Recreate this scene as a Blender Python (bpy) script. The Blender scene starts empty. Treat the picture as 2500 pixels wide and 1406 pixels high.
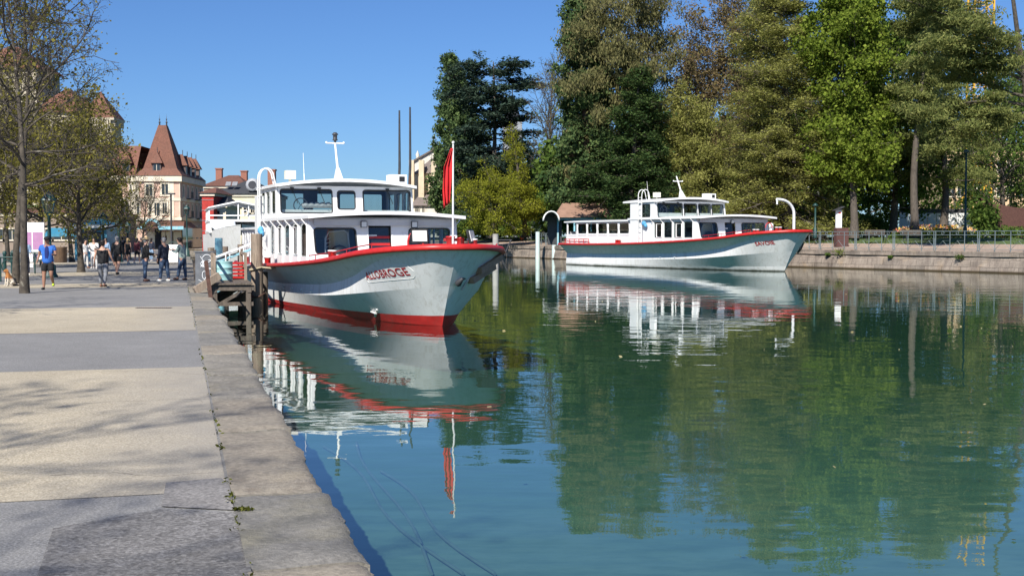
import bpy, math, random
import numpy as np
from mathutils import Vector, Matrix
R = math.radians; PI = math.pi
S = bpy.context.scene; COL = S.collection
# ---------------------------------------------------------------- camera, sky, sun, exposure
F, HZ, CX, CY, HC = 3000.0, 578.0, 1250.0, 703.0, 2.4
PT = math.atan((CY-HZ)/F)
cam = bpy.data.objects.new('camera', bpy.data.cameras.new('camera')); COL.objects.link(cam)
cam.location = (0, 0, HC); cam.rotation_euler = (PI/2-PT, 0, 0)
cam.data.sensor_width = 36; cam.data.lens = 36*F/2500; cam.data.clip_start = .1; cam.data.clip_end = 6000
S.camera = cam
SUN_EL, SUN_AZ = R(41), R(199)         # azimuth measured clockwise from +Y
W = bpy.data.worlds.new('World'); S.world = W; W.use_nodes = True
nt = W.node_tree; bg = nt.nodes['Background']
sky = nt.nodes.new('ShaderNodeTexSky'); sky.sky_type = 'NISHITA'; sky.sun_disc = False
sky.sun_elevation = SUN_EL; sky.sun_rotation = SUN_AZ
sky.altitude = 450; sky.air_density = 1.0; sky.dust_density = .35; sky.ozone_density = 2.2
tn = nt.nodes.new('ShaderNodeMix'); tn.data_type = 'RGBA'; tn.blend_type = 'MULTIPLY'; tn.inputs[0].default_value = 1; tn.inputs[7].default_value = (.335, .505, .775, 1)   # deep polarised spring blue
nt.links.new(sky.outputs[0], tn.inputs[6]); nt.links.new(tn.outputs[2], bg.inputs[0]); bg.inputs[1].default_value = .1
sd = Vector((math.sin(SUN_AZ)*math.cos(SUN_EL), math.cos(SUN_AZ)*math.cos(SUN_EL), math.sin(SUN_EL)))
sl = bpy.data.lights.new('sun', 'SUN'); sl.energy = 4.9; sl.angle = R(.5); sl.color = (1, .95, .87)
so = bpy.data.objects.new('sun', sl); COL.objects.link(so); so.rotation_euler = sd.to_track_quat('Z', 'Y').to_euler()
S.view_settings.view_transform = 'Standard'; S.view_settings.look = 'None'; S.view_settings.exposure = .5
S.cycles.max_bounces = 8; S.cycles.transparent_max_bounces = 16
S.cycles.diffuse_bounces = 3; S.cycles.glossy_bounces = 4
S.cycles.caustics_reflective = False; S.cycles.caustics_refractive = False
S.cycles.sample_clamp_indirect = 4; S.cycles.use_denoising = True
# ---------------------------------------------------------------- helpers
def ray(u, v):
    a, b = (u-CX)/F, (CY-v)/F
    return Vector((a, math.cos(PT)+b*math.sin(PT), -math.sin(PT)+b*math.cos(PT)))
def G(u, v, z=0.0):                     # ground point seen at a photo pixel
    d = ray(u, v); t = (z-HC)/d.z
    return Vector((d.x*t, d.y*t, z))
def AT(u, v, Y):                        # point at depth Y
    d = ray(u, v); t = Y/d.y
    return Vector((d.x*t, Y, HC+d.z*t))
QZ = .65; BZ = 1.4; PZ = 2.3                      # promenade level, far bank level
QA = math.atan(815/F)                   # the quay runs this much left of the view
QD = Vector((-math.sin(QA), math.cos(QA), 0)); QN = Vector((math.cos(QA), math.sin(QA), 0))
def Q(s, o, z=QZ):                      # s metres along the quay, o metres outwards from its edge (negative: inland)
    b = Vector((1.0, 0, 0)); p = b+QD*s+QN*o; return Vector((p.x, p.y, z))
class MB:
    def __init__(s): s.v = []; s.f = []; s.m = []; s.sm = []
    def add(s, vs, fs, mi=0, sm=False):
        o = len(s.v); s.v += [tuple(p) for p in vs]
        for f in fs: s.f.append([i+o for i in f]); s.m.append(mi); s.sm.append(sm)
        return s
    def box(s, c, d, rz=0, mi=0, M=None):
        x, y, z = d[0]/2, d[1]/2, d[2]/2
        P = [Vector((a*x, b*y, e*z)) for e in (-1, 1) for a, b in ((-1, -1), (1, -1), (1, 1), (-1, 1))]
        m = M if M is not None else Matrix.Rotation(rz, 3, 'Z')
        return s.add([m@p+Vector(c) for p in P], [(3, 2, 1, 0), (4, 5, 6, 7), (0, 1, 5, 4), (1, 2, 6, 5), (2, 3, 7, 6), (3, 0, 4, 7)], mi)
    def bar(s, a, b, w, h=None, mi=0):
        a, b = Vector(a), Vector(b); d = b-a; L = d.length
        q = d.to_track_quat('Z', 'Y').to_matrix()
        return s.box((a+b)/2, (w, h or w, L), mi=mi, M=q)
    def tube(s, pts, r, n=8, mi=0, cap=True, closed=False):
        pts = [Vector(p) for p in pts]; k = len(pts)
        rr = r if isinstance(r, (list, tuple)) else [r]*k
        vs = []; up = None
        for i, p in enumerate(pts):
            t = (pts[(i+1) % k]-pts[i-1]) if closed else (pts[min(i+1, k-1)]-pts[max(i-1, 0)])
            t.normalize()
            if up is None: up = Vector((0, 0, 1)) if abs(t.z) < .9 else Vector((1, 0, 0))
            x = t.cross(up).normalized(); y = x.cross(t); up = y
            vs += [p+(x*math.cos(2*PI*j/n)+y*math.sin(2*PI*j/n))*rr[i] for j in range(n)]
        fs = [(i*n+j, i*n+(j+1) % n, ((i+1) % k)*n+(j+1) % n, ((i+1) % k)*n+j) for i in range(k if closed else k-1) for j in range(n)]
        fs = [f[::-1] for f in fs]
        s.add(vs, fs, mi, n > 5)
        if cap and not closed:
            s.add(vs[:n], [tuple(range(n))], mi); s.add(vs[-n:], [tuple(range(n))[::-1]], mi)
        return s
    def lathe(s, c, prof, n=12, mi=0, sm=True):
        c = Vector(c); vs = [c+Vector((r*math.cos(2*PI*j/n), r*math.sin(2*PI*j/n), z)) for r, z in prof for j in range(n)]
        fs = [(i*n+j, i*n+(j+1) % n, (i+1)*n+(j+1) % n, (i+1)*n+j) for i in range(len(prof)-1) for j in range(n)]
        return s.add(vs, fs, mi, sm)
    def ball(s, c, r, n=10, mi=0):
        r = r if isinstance(r, (tuple, list)) else (r, r, r)
        k = n//2+1; vs = []; c = Vector(c)
        for i in range(k+1):
            a = PI*i/k
            vs += [c+Vector((r[0]*math.sin(a)*math.cos(2*PI*j/n), r[1]*math.sin(a)*math.sin(2*PI*j/n), -r[2]*math.cos(a))) for j in range(n)]
        return s.add(vs, [(i*n+j, i*n+(j+1) % n, (i+1)*n+(j+1) % n, (i+1)*n+j) for i in range(k) for j in range(n)], mi, True)
    def prism(s, poly, z0, z1, mi=0):   # plan polygon
        n = len(poly); vs = [(p[0], p[1], z0) for p in poly]+[(p[0], p[1], z1) for p in poly]
        return s.add(vs, [tuple(range(n))[::-1], tuple(range(n, 2*n))]+[(i, (i+1) % n, n+(i+1) % n, n+i) for i in range(n)], mi)
    def grid(s, rows, mi=0, sm=True, flip=False):
        n = len(rows[0]); vs = [p for r in rows for p in r]
        fs = [(i*n+j, i*n+j+1, (i+1)*n+j+1, (i+1)*n+j) for i in range(len(rows)-1) for j in range(n-1)]
        return s.add(vs, [f[::-1] for f in fs] if flip else fs, mi, sm)
    def build(s, name, mats, parent=None, fix=False, loc=None):
        me = bpy.data.meshes.new(name); me.from_pydata(s.v, [], s.f)
        mats = mats if isinstance(mats, (list, tuple)) else [mats]
        for m in mats: me.materials.append(m)
        me.polygons.foreach_set('material_index', s.m); me.polygons.foreach_set('use_smooth', s.sm)
        me.update()
        if fix:
            import bmesh
            b = bmesh.new(); b.from_mesh(me); bmesh.ops.remove_doubles(b, verts=b.verts, dist=1e-5)
            bmesh.ops.recalc_face_normals(b, faces=b.faces); b.to_mesh(me); b.free()
        o = bpy.data.objects.new(name, me); COL.objects.link(o)
        if parent: o.parent = parent
        if loc: o.location = loc
        return o
def tag(o, label=None, cat=None, group=None, kind=None):
    if label: o['label'] = label
    if cat: o['category'] = cat
    if group: o['group'] = group
    if kind: o['kind'] = kind
    return o
def thing(name, label, cat, loc=(0, 0, 0), rz=0, group=None):
    o = bpy.data.objects.new(name, None); COL.objects.link(o); o.empty_display_size = .2
    o.location = loc; o.rotation_euler = (0, 0, rz)
    return tag(o, label, cat, group)
def copy_tree(o, parent=None):
    c = o.copy(); COL.objects.link(c)
    if parent: c.parent = parent
    for ch in list(o.children): copy_tree(ch, c)
    return c
def cv2mesh(cd):
    o = bpy.data.objects.new('tmp', cd); COL.objects.link(o)
    dg = bpy.context.evaluated_depsgraph_get(); dg.update()
    me = o.evaluated_get(dg).to_mesh()
    vs = [tuple(v.co) for v in me.vertices]; fs = [tuple(p.vertices) for p in me.polygons]
    o.evaluated_get(dg).to_mesh_clear(); bpy.data.objects.remove(o); bpy.data.curves.remove(cd)
    return vs, fs
def panel2d(outer, holes, th=.05):      # flat plate with openings
    cd = bpy.data.curves.new('tmp', 'CURVE'); cd.dimensions = '2D'; cd.fill_mode = 'BOTH'; cd.extrude = th/2
    for poly in [outer]+list(holes):
        sp = cd.splines.new('POLY'); sp.points.add(len(poly)-1); sp.use_cyclic_u = True
        for q, p in zip(sp.points, poly): q.co = (p[0], p[1], 0, 1)
    return cv2mesh(cd)
def text2d(t, size, th=.01, serif=False, width=1.0):
    cd = bpy.data.curves.new('tmp', 'FONT'); cd.body = t; cd.size = size; cd.align_x = 'CENTER'; cd.align_y = 'CENTER'; cd.extrude = th/2
    cd.resolution_u = 3; cd.offset = size*.014
    vs, fs = cv2mesh(cd)
    return [(x*width, y, z) for x, y, z in vs], fs
def rr(x0, y0, x1, y1, r=.06, n=3, skew=0):
    P = []
    for cx, cy, a in ((x1-r, y1-r, 0), (x0+r, y1-r, 90), (x0+r, y0+r, 180), (x1-r, y0+r, 270)):
        for i in range(n+1):
            t = R(a+90*i/n); x, y = cx+r*math.cos(t), cy+r*math.sin(t); P.append((x+skew*(y-y0), y))
    return P
# ---------------------------------------------------------------- materials
MATS = {}
def nodes(name):
    m = bpy.data.materials.new(name); m.use_nodes = True; t = m.node_tree
    return m, t, t.nodes['Principled BSDF'], t.nodes['Material Output']
def NN(t, ty, **k):
    n = t.nodes.new(ty)
    for a, b in k.items(): setattr(n, a, b)
    return n
def ramp(t, src, stops):
    r = NN(t, 'ShaderNodeValToRGB'); e = r.color_ramp.elements
    while len(e) < len(stops): e.new(.5)
    for el, (p, c) in zip(e, stops): el.position = p; el.color = (*c, 1) if len(c) == 3 else c
    t.links.new(src, r.inputs[0]); return r
def noise(t, sc, det=4, stretch=(1, 1, 1), rough=.55, space='pos'):
    if space == 'pos': g = NN(t, 'ShaderNodeNewGeometry').outputs['Position']
    else: g = NN(t, 'ShaderNodeTexCoord').outputs['Object']
    mp = NN(t, 'ShaderNodeMapping'); mp.inputs['Scale'].default_value = stretch
    n = NN(t, 'ShaderNodeTexNoise'); n.inputs['Scale'].default_value = sc; n.inputs['Detail'].default_value = det; n.inputs['Roughness'].default_value = rough
    t.links.new(g, mp.inputs[0]); t.links.new(mp.outputs[0], n.inputs['Vector']); return n
def mix(t, fac, a, b, mode='MIX'):
    m = NN(t, 'ShaderNodeMix', data_type='RGBA', blend_type=mode)
    for s, x in ((m.inputs[0], fac), (m.inputs[6], a), (m.inputs[7], b)):
        if hasattr(x, 'links'): t.links.new(x, s)
        elif isinstance(x, (int, float)): s.default_value = x
        else: s.default_value = (*x, 1)
    return m.outputs[2]
def mat(name, col, rough=.6, var=.18, sc=3, bump=0, bsc=30, metal=0, dirt=None, dsc=1.2, dst=(1, 1, .25), dlo=.5, dhi=.75, spec=.5, coat=0, space='pos'):
    if name in MATS: return MATS[name]
    m, t, b, o = nodes(name)
    n = noise(t, sc, 5, space=space)
    lo = [c*(1-var) for c in col]; hi = [min(1, c*(1+var)) for c in col]
    c = ramp(t, n.outputs[0], [(.3, lo), (.7, hi)]).outputs[0]
    if dirt:
        d = noise(t, dsc, 6, dst, .65, space)
        f = ramp(t, d.outputs[0], [(dlo, (0, 0, 0)), (dhi, (1, 1, 1))]).outputs[0]
        c = mix(t, f, c, dirt)
    t.links.new(c, b.inputs['Base Color'])
    b.inputs['Roughness'].default_value = rough; b.inputs['Metallic'].default_value = metal; b.inputs['Specular IOR Level'].default_value = spec
    b.inputs['Coat Weight'].default_value = coat
    if bump:
        bn = noise(t, bsc, 5, space=space); bp = NN(t, 'ShaderNodeBump'); bp.inputs['Strength'].default_value = bump; bp.inputs['Distance'].default_value = .03
        t.links.new(bn.outputs[0], bp.inputs['Height']); t.links.new(bp.outputs[0], b.inputs['Normal'])
    MATS[name] = m; return m
def leafmat(name, cols, trans=.35):     # colour varies from leaf to leaf
    if name in MATS: return MATS[name]
    m, t, b, o = nodes(name)
    at = NN(t, 'ShaderNodeAttribute', attribute_name='rnd')
    k = len(cols); c = ramp(t, at.outputs['Fac'], [(i/(k-1), x) for i, x in enumerate(cols)]).outputs[0]
    d = NN(t, 'ShaderNodeBsdfDiffuse'); tr = NN(t, 'ShaderNodeBsdfTranslucent'); mx = NN(t, 'ShaderNodeMixShader'); mx.inputs[0].default_value = trans
    t.links.new(c, d.inputs[0]); t.links.new(c, tr.inputs[0]); t.links.new(d.outputs[0], mx.inputs[1]); t.links.new(tr.outputs[0], mx.inputs[2])
    t.links.new(mx.outputs[0], o.inputs[0]); MATS[name] = m; return m
def glassmat(name, tint, refl=1.0):
    if name in MATS: return MATS[name]
    m, t, b, o = nodes(name)
    tr = NN(t, 'ShaderNodeBsdfTransparent'); tr.inputs[0].default_value = (*tint, 1)
    g = NN(t, 'ShaderNodeBsdfGlossy'); g.inputs['Roughness'].default_value = .02; g.inputs[0].default_value = (.95, .98, 1, 1)
    f = NN(t, 'ShaderNodeLayerWeight'); f.inputs[0].default_value = .5
    p = NN(t, 'ShaderNodeMath', operation='POWER'); t.links.new(f.outputs['Facing'], p.inputs[0]); p.inputs[1].default_value = 4.5
    q = NN(t, 'ShaderNodeMath', operation='MULTIPLY_ADD'); t.links.new(p.outputs[0], q.inputs[0]); q.inputs[1].default_value = .94; q.inputs[2].default_value = .06
    mx = NN(t, 'ShaderNodeMixShader'); t.links.new(q.outputs[0], mx.inputs[0]); t.links.new(tr.outputs[0], mx.inputs[1]); t.links.new(g.outputs[0], mx.inputs[2])
    t.links.new(mx.outputs[0], o.inputs[0]); MATS[name] = m; return m
def plank_mat(name, col, col2, sc, stretch, rough=.75):   # weathered wood with grain
    if name in MATS: return MATS[name]
    m, t, b, o = nodes(name)
    n = noise(t, sc, 7, stretch, .7); c = ramp(t, n.outputs[0], [(.3, col2), (.5, col), (.72, [min(1, x*1.35) for x in col])]).outputs[0]
    n2 = noise(t, .9, 4); c = mix(t, ramp(t, n2.outputs[0], [(.55, (0, 0, 0)), (.75, (.6, .6, .6))]).outputs[0], c, [x*.45 for x in col])
    t.links.new(c, b.inputs['Base Color']); b.inputs['Roughness'].default_value = rough
    bp = NN(t, 'ShaderNodeBump'); bp.inputs['Strength'].default_value = .5; bp.inputs['Distance'].default_value = .02
    t.links.new(n.outputs[0], bp.inputs['Height']); t.links.new(bp.outputs[0], b.inputs['Normal']); MATS[name] = m; return m
def tile_mat(name, col, var=.3, rows=3.5, rough=.8):      # roof tiles: courses by height, patchy colour
    if name in MATS: return MATS[name]
    m, t, b, o = nodes(name)
    n = noise(t, 6, 5); n1 = noise(t, .5, 4)
    c = ramp(t, n.outputs[0], [(.3, [x*(1-var) for x in col]), (.7, [x*(1+var) for x in col])]).outputs[0]
    c = mix(t, ramp(t, n1.outputs[0], [(.4, (0, 0, 0)), (.7, (.55, .55, .55))]).outputs[0], c, [col[0]*.6, col[1]*.7, col[2]*.75])
    t.links.new(c, b.inputs['Base Color']); b.inputs['Roughness'].default_value = rough
    w = NN(t, 'ShaderNodeTexWave', bands_direction='Z', wave_profile='SAW'); w.inputs['Scale'].default_value = rows*.8
    g = NN(t, 'ShaderNodeNewGeometry'); t.links.new(g.outputs['Position'], w.inputs['Vector'])
    bp = NN(t, 'ShaderNodeBump'); bp.inputs['Strength'].default_value = .6; bp.inputs['Distance'].default_value = .05
    t.links.new(w.outputs[1], bp.inputs['Height']); t.links.new(bp.outputs[0], b.inputs['Normal']); MATS[name] = m; return m
WHITE = mat('white_paint', (.80, .80, .78), .38, .05, 2, dirt=(.60, .59, .55), dsc=1.6, dlo=.58, dhi=.85)
CABW = mat('cabin_white_paint', (.82, .82, .81), .35, .04, 2, dirt=(.62, .6, .55), dsc=2.5, dst=(1, 1, .2), dlo=.62, dhi=.9)
RED = mat('red_paint', (.50, .022, .02), .4, .15, 5, dirt=(.3, .04, .03), dsc=5, dlo=.6, dhi=.8)
DRED = mat('dark_red_paint', (.38, .025, .03), .5, .2, 5)
BLACK = mat('black_rubber', (.015, .015, .016), .5, .2)
DARK = mat('dark_interior', (.045, .048, .052), .7, .3)
GREYM = mat('grey_metal', (.32, .33, .34), .45, .15, metal=.3)
STEEL = mat('dark_steel', (.05, .05, .055), .5, .3)
RUST = mat('rusty_steel', (.10, .05, .035), .8, .4, 8)
GLASS = glassmat('window_glass', (.68, .74, .74))
DGLASS = mat('dark_window_glass', (.02, .025, .03), .06, .3, .7, spec=.8)
GREEN = mat('green_cast_iron', (.012, .05, .045), .45, .25)
BLUE = mat('pale_blue_paint', (.24, .52, .62), .5, .12, dirt=(.5, .55, .5), dsc=4)
WOODM = plank_mat('weathered_wood', (.30, .235, .175), (.10, .075, .055), 5, (4, 4, .35))
DWOOD = plank_mat('dark_wet_wood', (.13, .105, .082), (.05, .04, .032), 6, (2, 2, .6))
# ================================================================ SETTING
rng = np.random.default_rng(7); rnd = random.Random(5)
def sheet(name, poly, z, m, kind='structure'):
    n = len(poly); b = MB(); b.add([(p[0], p[1], z) for p in poly], [tuple(range(n))])
    o = b.build(name, m); me = o.data
    if me.polygons[0].normal.z < 0: me.flip_normals()
    return tag(o, kind=kind)
# water: clear surface over a pale teal bed
def water_mat():
    m, t, b, o = nodes('lake_water')
    g = NN(t, 'ShaderNodeNewGeometry')
    def nz(sc, st, det, rot=0):
        mp = NN(t, 'ShaderNodeMapping'); mp.inputs['Scale'].default_value = st; mp.inputs['Rotation'].default_value = (0, 0, rot)
        n = NN(t, 'ShaderNodeTexNoise'); n.inputs['Scale'].default_value = sc; n.inputs['Detail'].default_value = det; n.inputs['Roughness'].default_value = .45
        t.links.new(g.outputs['Position'], mp.inputs[0]); t.links.new(mp.outputs[0], n.inputs['Vector']); return n.outputs[0]
    a = nz(.58, (1, 1.6, 1), 2, .3); c = nz(2.6, (.8, 1.7, 1), 3, -.4); p = nz(.06, (1, 1, 1), 3)
    amp = ramp(t, p, [(.40, (.30, .30, .30)), (.60, (1.15, 1.15, 1.15))]).outputs[0]
    ma = NN(t, 'ShaderNodeMath', operation='MULTIPLY_ADD'); t.links.new(c, ma.inputs[0]); ma.inputs[1].default_value = .10; t.links.new(a, ma.inputs[2])
    mm = NN(t, 'ShaderNodeMath', operation='MULTIPLY'); t.links.new(ma.outputs[0], mm.inputs[0]); t.links.new(amp, mm.inputs[1])
    bp = NN(t, 'ShaderNodeBump'); bp.inputs['Strength'].default_value = 1; bp.inputs['Distance'].default_value = .0135
    t.links.new(mm.outputs[0], bp.inputs['Height'])
    dt = NN(t, 'ShaderNodeVectorMath', operation='DOT_PRODUCT'); t.links.new(bp.outputs[0], dt.inputs[0]); t.links.new(g.outputs['Incoming'], dt.inputs[1])
    def mth(op, a, b=None, c=None):
        n = NN(t, 'ShaderNodeMath', operation=op)
        for i, x in enumerate((a, b, c)):
            if x is None: continue
            if hasattr(x, 'links'): t.links.new(x, n.inputs[i])
            else: n.inputs[i].default_value = x
        return n.outputs[0]
    fac = mth('MULTIPLY_ADD', mth('POWER', mth('SUBTRACT', 1, mth('MINIMUM', mth('ABSOLUTE', dt.outputs['Value']), 1)), 4.5), .975, .022)
    gl = NN(t, 'ShaderNodeBsdfGlossy'); gl.inputs['Roughness'].default_value = 0.0; gl.inputs[0].default_value = (.93, .97, .96, 1); t.links.new(bp.outputs[0], gl.inputs['Normal'])
    tr = NN(t, 'ShaderNodeBsdfTransparent'); tr.inputs[0].default_value = (.86, .96, .95, 1)
    mx = NN(t, 'ShaderNodeMixShader'); t.links.new(fac, mx.inputs[0]); t.links.new(tr.outputs[0], mx.inputs[1]); t.links.new(gl.outputs[0], mx.inputs[2])
    t.links.new(mx.outputs[0], o.inputs[0]); return m
sheet('water', [(-150, -60), (120, -60), (120, 260), (-150, 260)], 0, water_mat())
def bed_mat():
    m, t, b, o = nodes('lake_bed')
    n = noise(t, .35, 5, (1, 1, 1), .6); n2 = noise(t, 1.4, 7, (.6, 1.6, 1), .7)
    g = NN(t, 'ShaderNodeNewGeometry'); sx = NN(t, 'ShaderNodeSeparateXYZ'); t.links.new(g.outputs['Position'], sx.inputs[0])
    ma = NN(t, 'ShaderNodeMath', operation='MULTIPLY_ADD'); t.links.new(n.outputs[0], ma.inputs[0]); ma.inputs[1].default_value = 9; t.links.new(sx.outputs[1], ma.inputs[2])
    mr = NN(t, 'ShaderNodeMapRange'); t.links.new(ma.outputs[0], mr.inputs[0]); mr.inputs[1].default_value = 13; mr.inputs[2].default_value = 34
    c = ramp(t, mr.outputs[0], [(0, (.10, .165, .13)), (.45, (.058, .125, .088)), (1, (.028, .074, .042))]).outputs[0]   # pale marl in the shallows, weed farther out
    c = mix(t, ramp(t, n2.outputs[0], [(.42, (0, 0, 0)), (.62, (.7, .7, .7))]).outputs[0], c, (.045, .095, .07))
    t.links.new(c, b.inputs['Base Color']); b.inputs['Roughness'].default_value = 1; b.inputs['Specular IOR Level'].default_value = 0
    return m
sheet('lake_bed', [(-150, -60), (120, -60), (120, 260), (-150, 260)], -1.4, bed_mat())
cb = MB()                                # thin dark curved lines laid on the bed
for u0, v0, u1, v1, k in ((790, 1090, 1120, 1400, .5), (870, 1080, 1060, 1400, -.3), (930, 1150, 1200, 1400, .4)):
    A, B = G(u0, v0, -1.37), G(u1, v1, -1.37); cb.tube([A.lerp(B, i/12)+Vector((k*math.sin(i*.55)*.3, 0, 0)) for i in range(13)], .022, 6)
tag(cb.build('bed_line', mat('dark_bed_line', (.045, .09, .07), .9, .2)), 'dark mooring chains lying on the canal bed beside the near quay', 'chain')
# promenade
def paving(name, lo, hi, spk, sc=55, dirt=(.12, .12, .12), wet=None, bump=.6, kerb=None):
    m, t, b, o = nodes(name)
    n = noise(t, .8, 6, (1, 1, 1), .65); s = noise(t, sc, 3); v = NN(t, 'ShaderNodeTexVoronoi'); v.inputs['Scale'].default_value = sc*.9
    g = NN(t, 'ShaderNodeNewGeometry'); t.links.new(g.outputs['Position'], v.inputs['Vector'])
    c = ramp(t, n.outputs[0], [(.3, lo), (.7, hi)]).outputs[0]
    bw = NN(t, 'ShaderNodeRGBToBW'); t.links.new(v.outputs['Color'], bw.inputs[0]); c = mix(t, spk, c, bw.outputs[0], 'SOFT_LIGHT')
    c = mix(t, .8, c, ramp(t, s.outputs[0], [(.3, (.25, .25, .25)), (.7, (.75, .75, .75))]).outputs[0], 'OVERLAY')
    d = noise(t, .45, 8, (1, 1, 1), .7); c = mix(t, ramp(t, d.outputs[0], [(.5, (0, 0, 0)), (.72, (.55, .55, .55))]).outputs[0], c, dirt)
    st = noise(t, .16, 7, (1, 1, 1), .7); c = mix(t, ramp(t, st.outputs[0], [(.42, (0, 0, 0)), (.66, (.35, .35, .35))]).outputs[0], c, [x*.8 for x in lo])   # old water stains
    if kerb:                             # the coloured wearing coat is rubbed off towards the coping
        gp = NN(t, 'ShaderNodeNewGeometry'); dq = NN(t, 'ShaderNodeVectorMath', operation='DOT_PRODUCT'); t.links.new(gp.outputs['Position'], dq.inputs[0]); dq.inputs[1].default_value = QN
        wn = noise(t, 1.3, 5, (1, 1, 1), .7); a1 = NN(t, 'ShaderNodeMath', operation='MULTIPLY_ADD'); t.links.new(wn.outputs[0], a1.inputs[0]); a1.inputs[1].default_value = 1.8; t.links.new(dq.outputs['Value'], a1.inputs[2])
        mr = NN(t, 'ShaderNodeMapRange'); t.links.new(a1.outputs[0], mr.inputs[0]); k0 = QN.x*1.0; mr.inputs[1].default_value = k0-1.25; mr.inputs[2].default_value = k0+.45; mr.inputs[4].default_value = .75
        c = mix(t, mr.outputs[0], c, kerb)
    t.links.new(c, b.inputs['Base Color']); b.inputs['Roughness'].default_value = .9; b.inputs['Specular IOR Level'].default_value = .25
    bp = NN(t, 'ShaderNodeBump'); bp.inputs['Strength'].default_value = bump; bp.inputs['Distance'].default_value = .012
    t.links.new(s.outputs[0], bp.inputs['Height']); t.links.new(bp.outputs[0], b.inputs['Normal']); return m
ASPH = paving('grey_asphalt', (.215, .21, .202), (.28, .274, .263), .3, 60, (.19, .19, .195))
BEIGE = paving('beige_gravel_paving', (.41, .355, .262), (.51, .445, .33), .35, 60, (.32, .285, .23), kerb=(.30, .28, .25))
ROUGH = paving('rough_dark_asphalt', (.145, .14, .135), (.225, .215, .205), .5, 38, (.12, .115, .11), bump=.8)
PATCH = paving('smooth_grey_concrete', (.21, .20, .19), (.27, .255, .24), .15, 40, (.15, .14, .13))
KW = .645
sheet('promenade', [Q(-40, -KW+.03), Q(232, -KW+.03), (-45, 3000), (-3000, 3000), (-3000, -40)], QZ, ASPH)
def band(name, s0, s1, o0, o1, m, z=.004, cut=0):
    sheet(name, [Q(s0, o0), Q(s0, o1), Q(s1, o1), Q(s1, o0+cut)], QZ+z, m)
band('paving_band', 8.9, 17.25, -9, -KW-.01, BEIGE); band('paving_band', 24.0, 32.2, -16, -KW-.01, BEIGE, cut=6)
band('paving_band', 45, 48.5, -12, -KW-.01, BEIGE); band('paving_band', 58, 64, -16, -KW-.01, BEIGE); band('paving_band', 78, 88, -16, -KW-.01, BEIGE)
band('paving_band', 110, 130, -16, -KW-.01, BEIGE)
sheet('asphalt_patch', [G(*p, QZ) for p in ((60, 1500), (130, 1290), (392, 1243), (575, 1252), (600, 1340), (640, 1500))], QZ+.004, ROUGH)
sheet('concrete_patch', [G(*p, QZ) for p in ((394, 1238), (405, 1180), (540, 1168), (560, 1185), (572, 1247))], QZ+.008, PATCH)
for k, (u0, v0, n, da) in enumerate(((20, 1010, 34, .5), (250, 905, 26, -.2), (120, 1160, 22, .1), (300, 840, 40, .3), (30, 775, 40, -.1), (420, 1010, 20, 1.2))):
    p = G(u0, v0, QZ+.0045); an = da; cr = []
    for i in range(n): cr.append(Vector(p)); an += rnd.uniform(-.5, .5); an = .8*an+.2*da; p = p+Vector((math.cos(an), math.sin(an), 0))*.075
    cb2 = MB(); cb2.grid([[q-Vector((0, .0035*(1+.6*math.sin(i)), 0)) for i, q in enumerate(cr)], [q+Vector((0, .0035*(1+.6*math.sin(i*1.7)), 0)) for i, q in enumerate(cr)]], sm=False); tag(cb2.build('paving_crack', mat('crack_dirt', (.06, .055, .05), .95)), kind='structure')
dr = MB(); a, b_ = G(333, 752.5, QZ), G(418, 752.5, QZ)
dr.bar(a+Vector((0, 0, .004)), b_+Vector((0, 0, .004)), .22, .02)
for i in range(18): dr.box(a.lerp(b_, (i+.5)/18)+Vector((0, 0, .016)), (.02, .2, .008), rz=QA, mi=1)
tag(dr.build('drain_grate', [STEEL, RUST]), 'long dark drain slot across the second beige paving band', 'drain')
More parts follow.
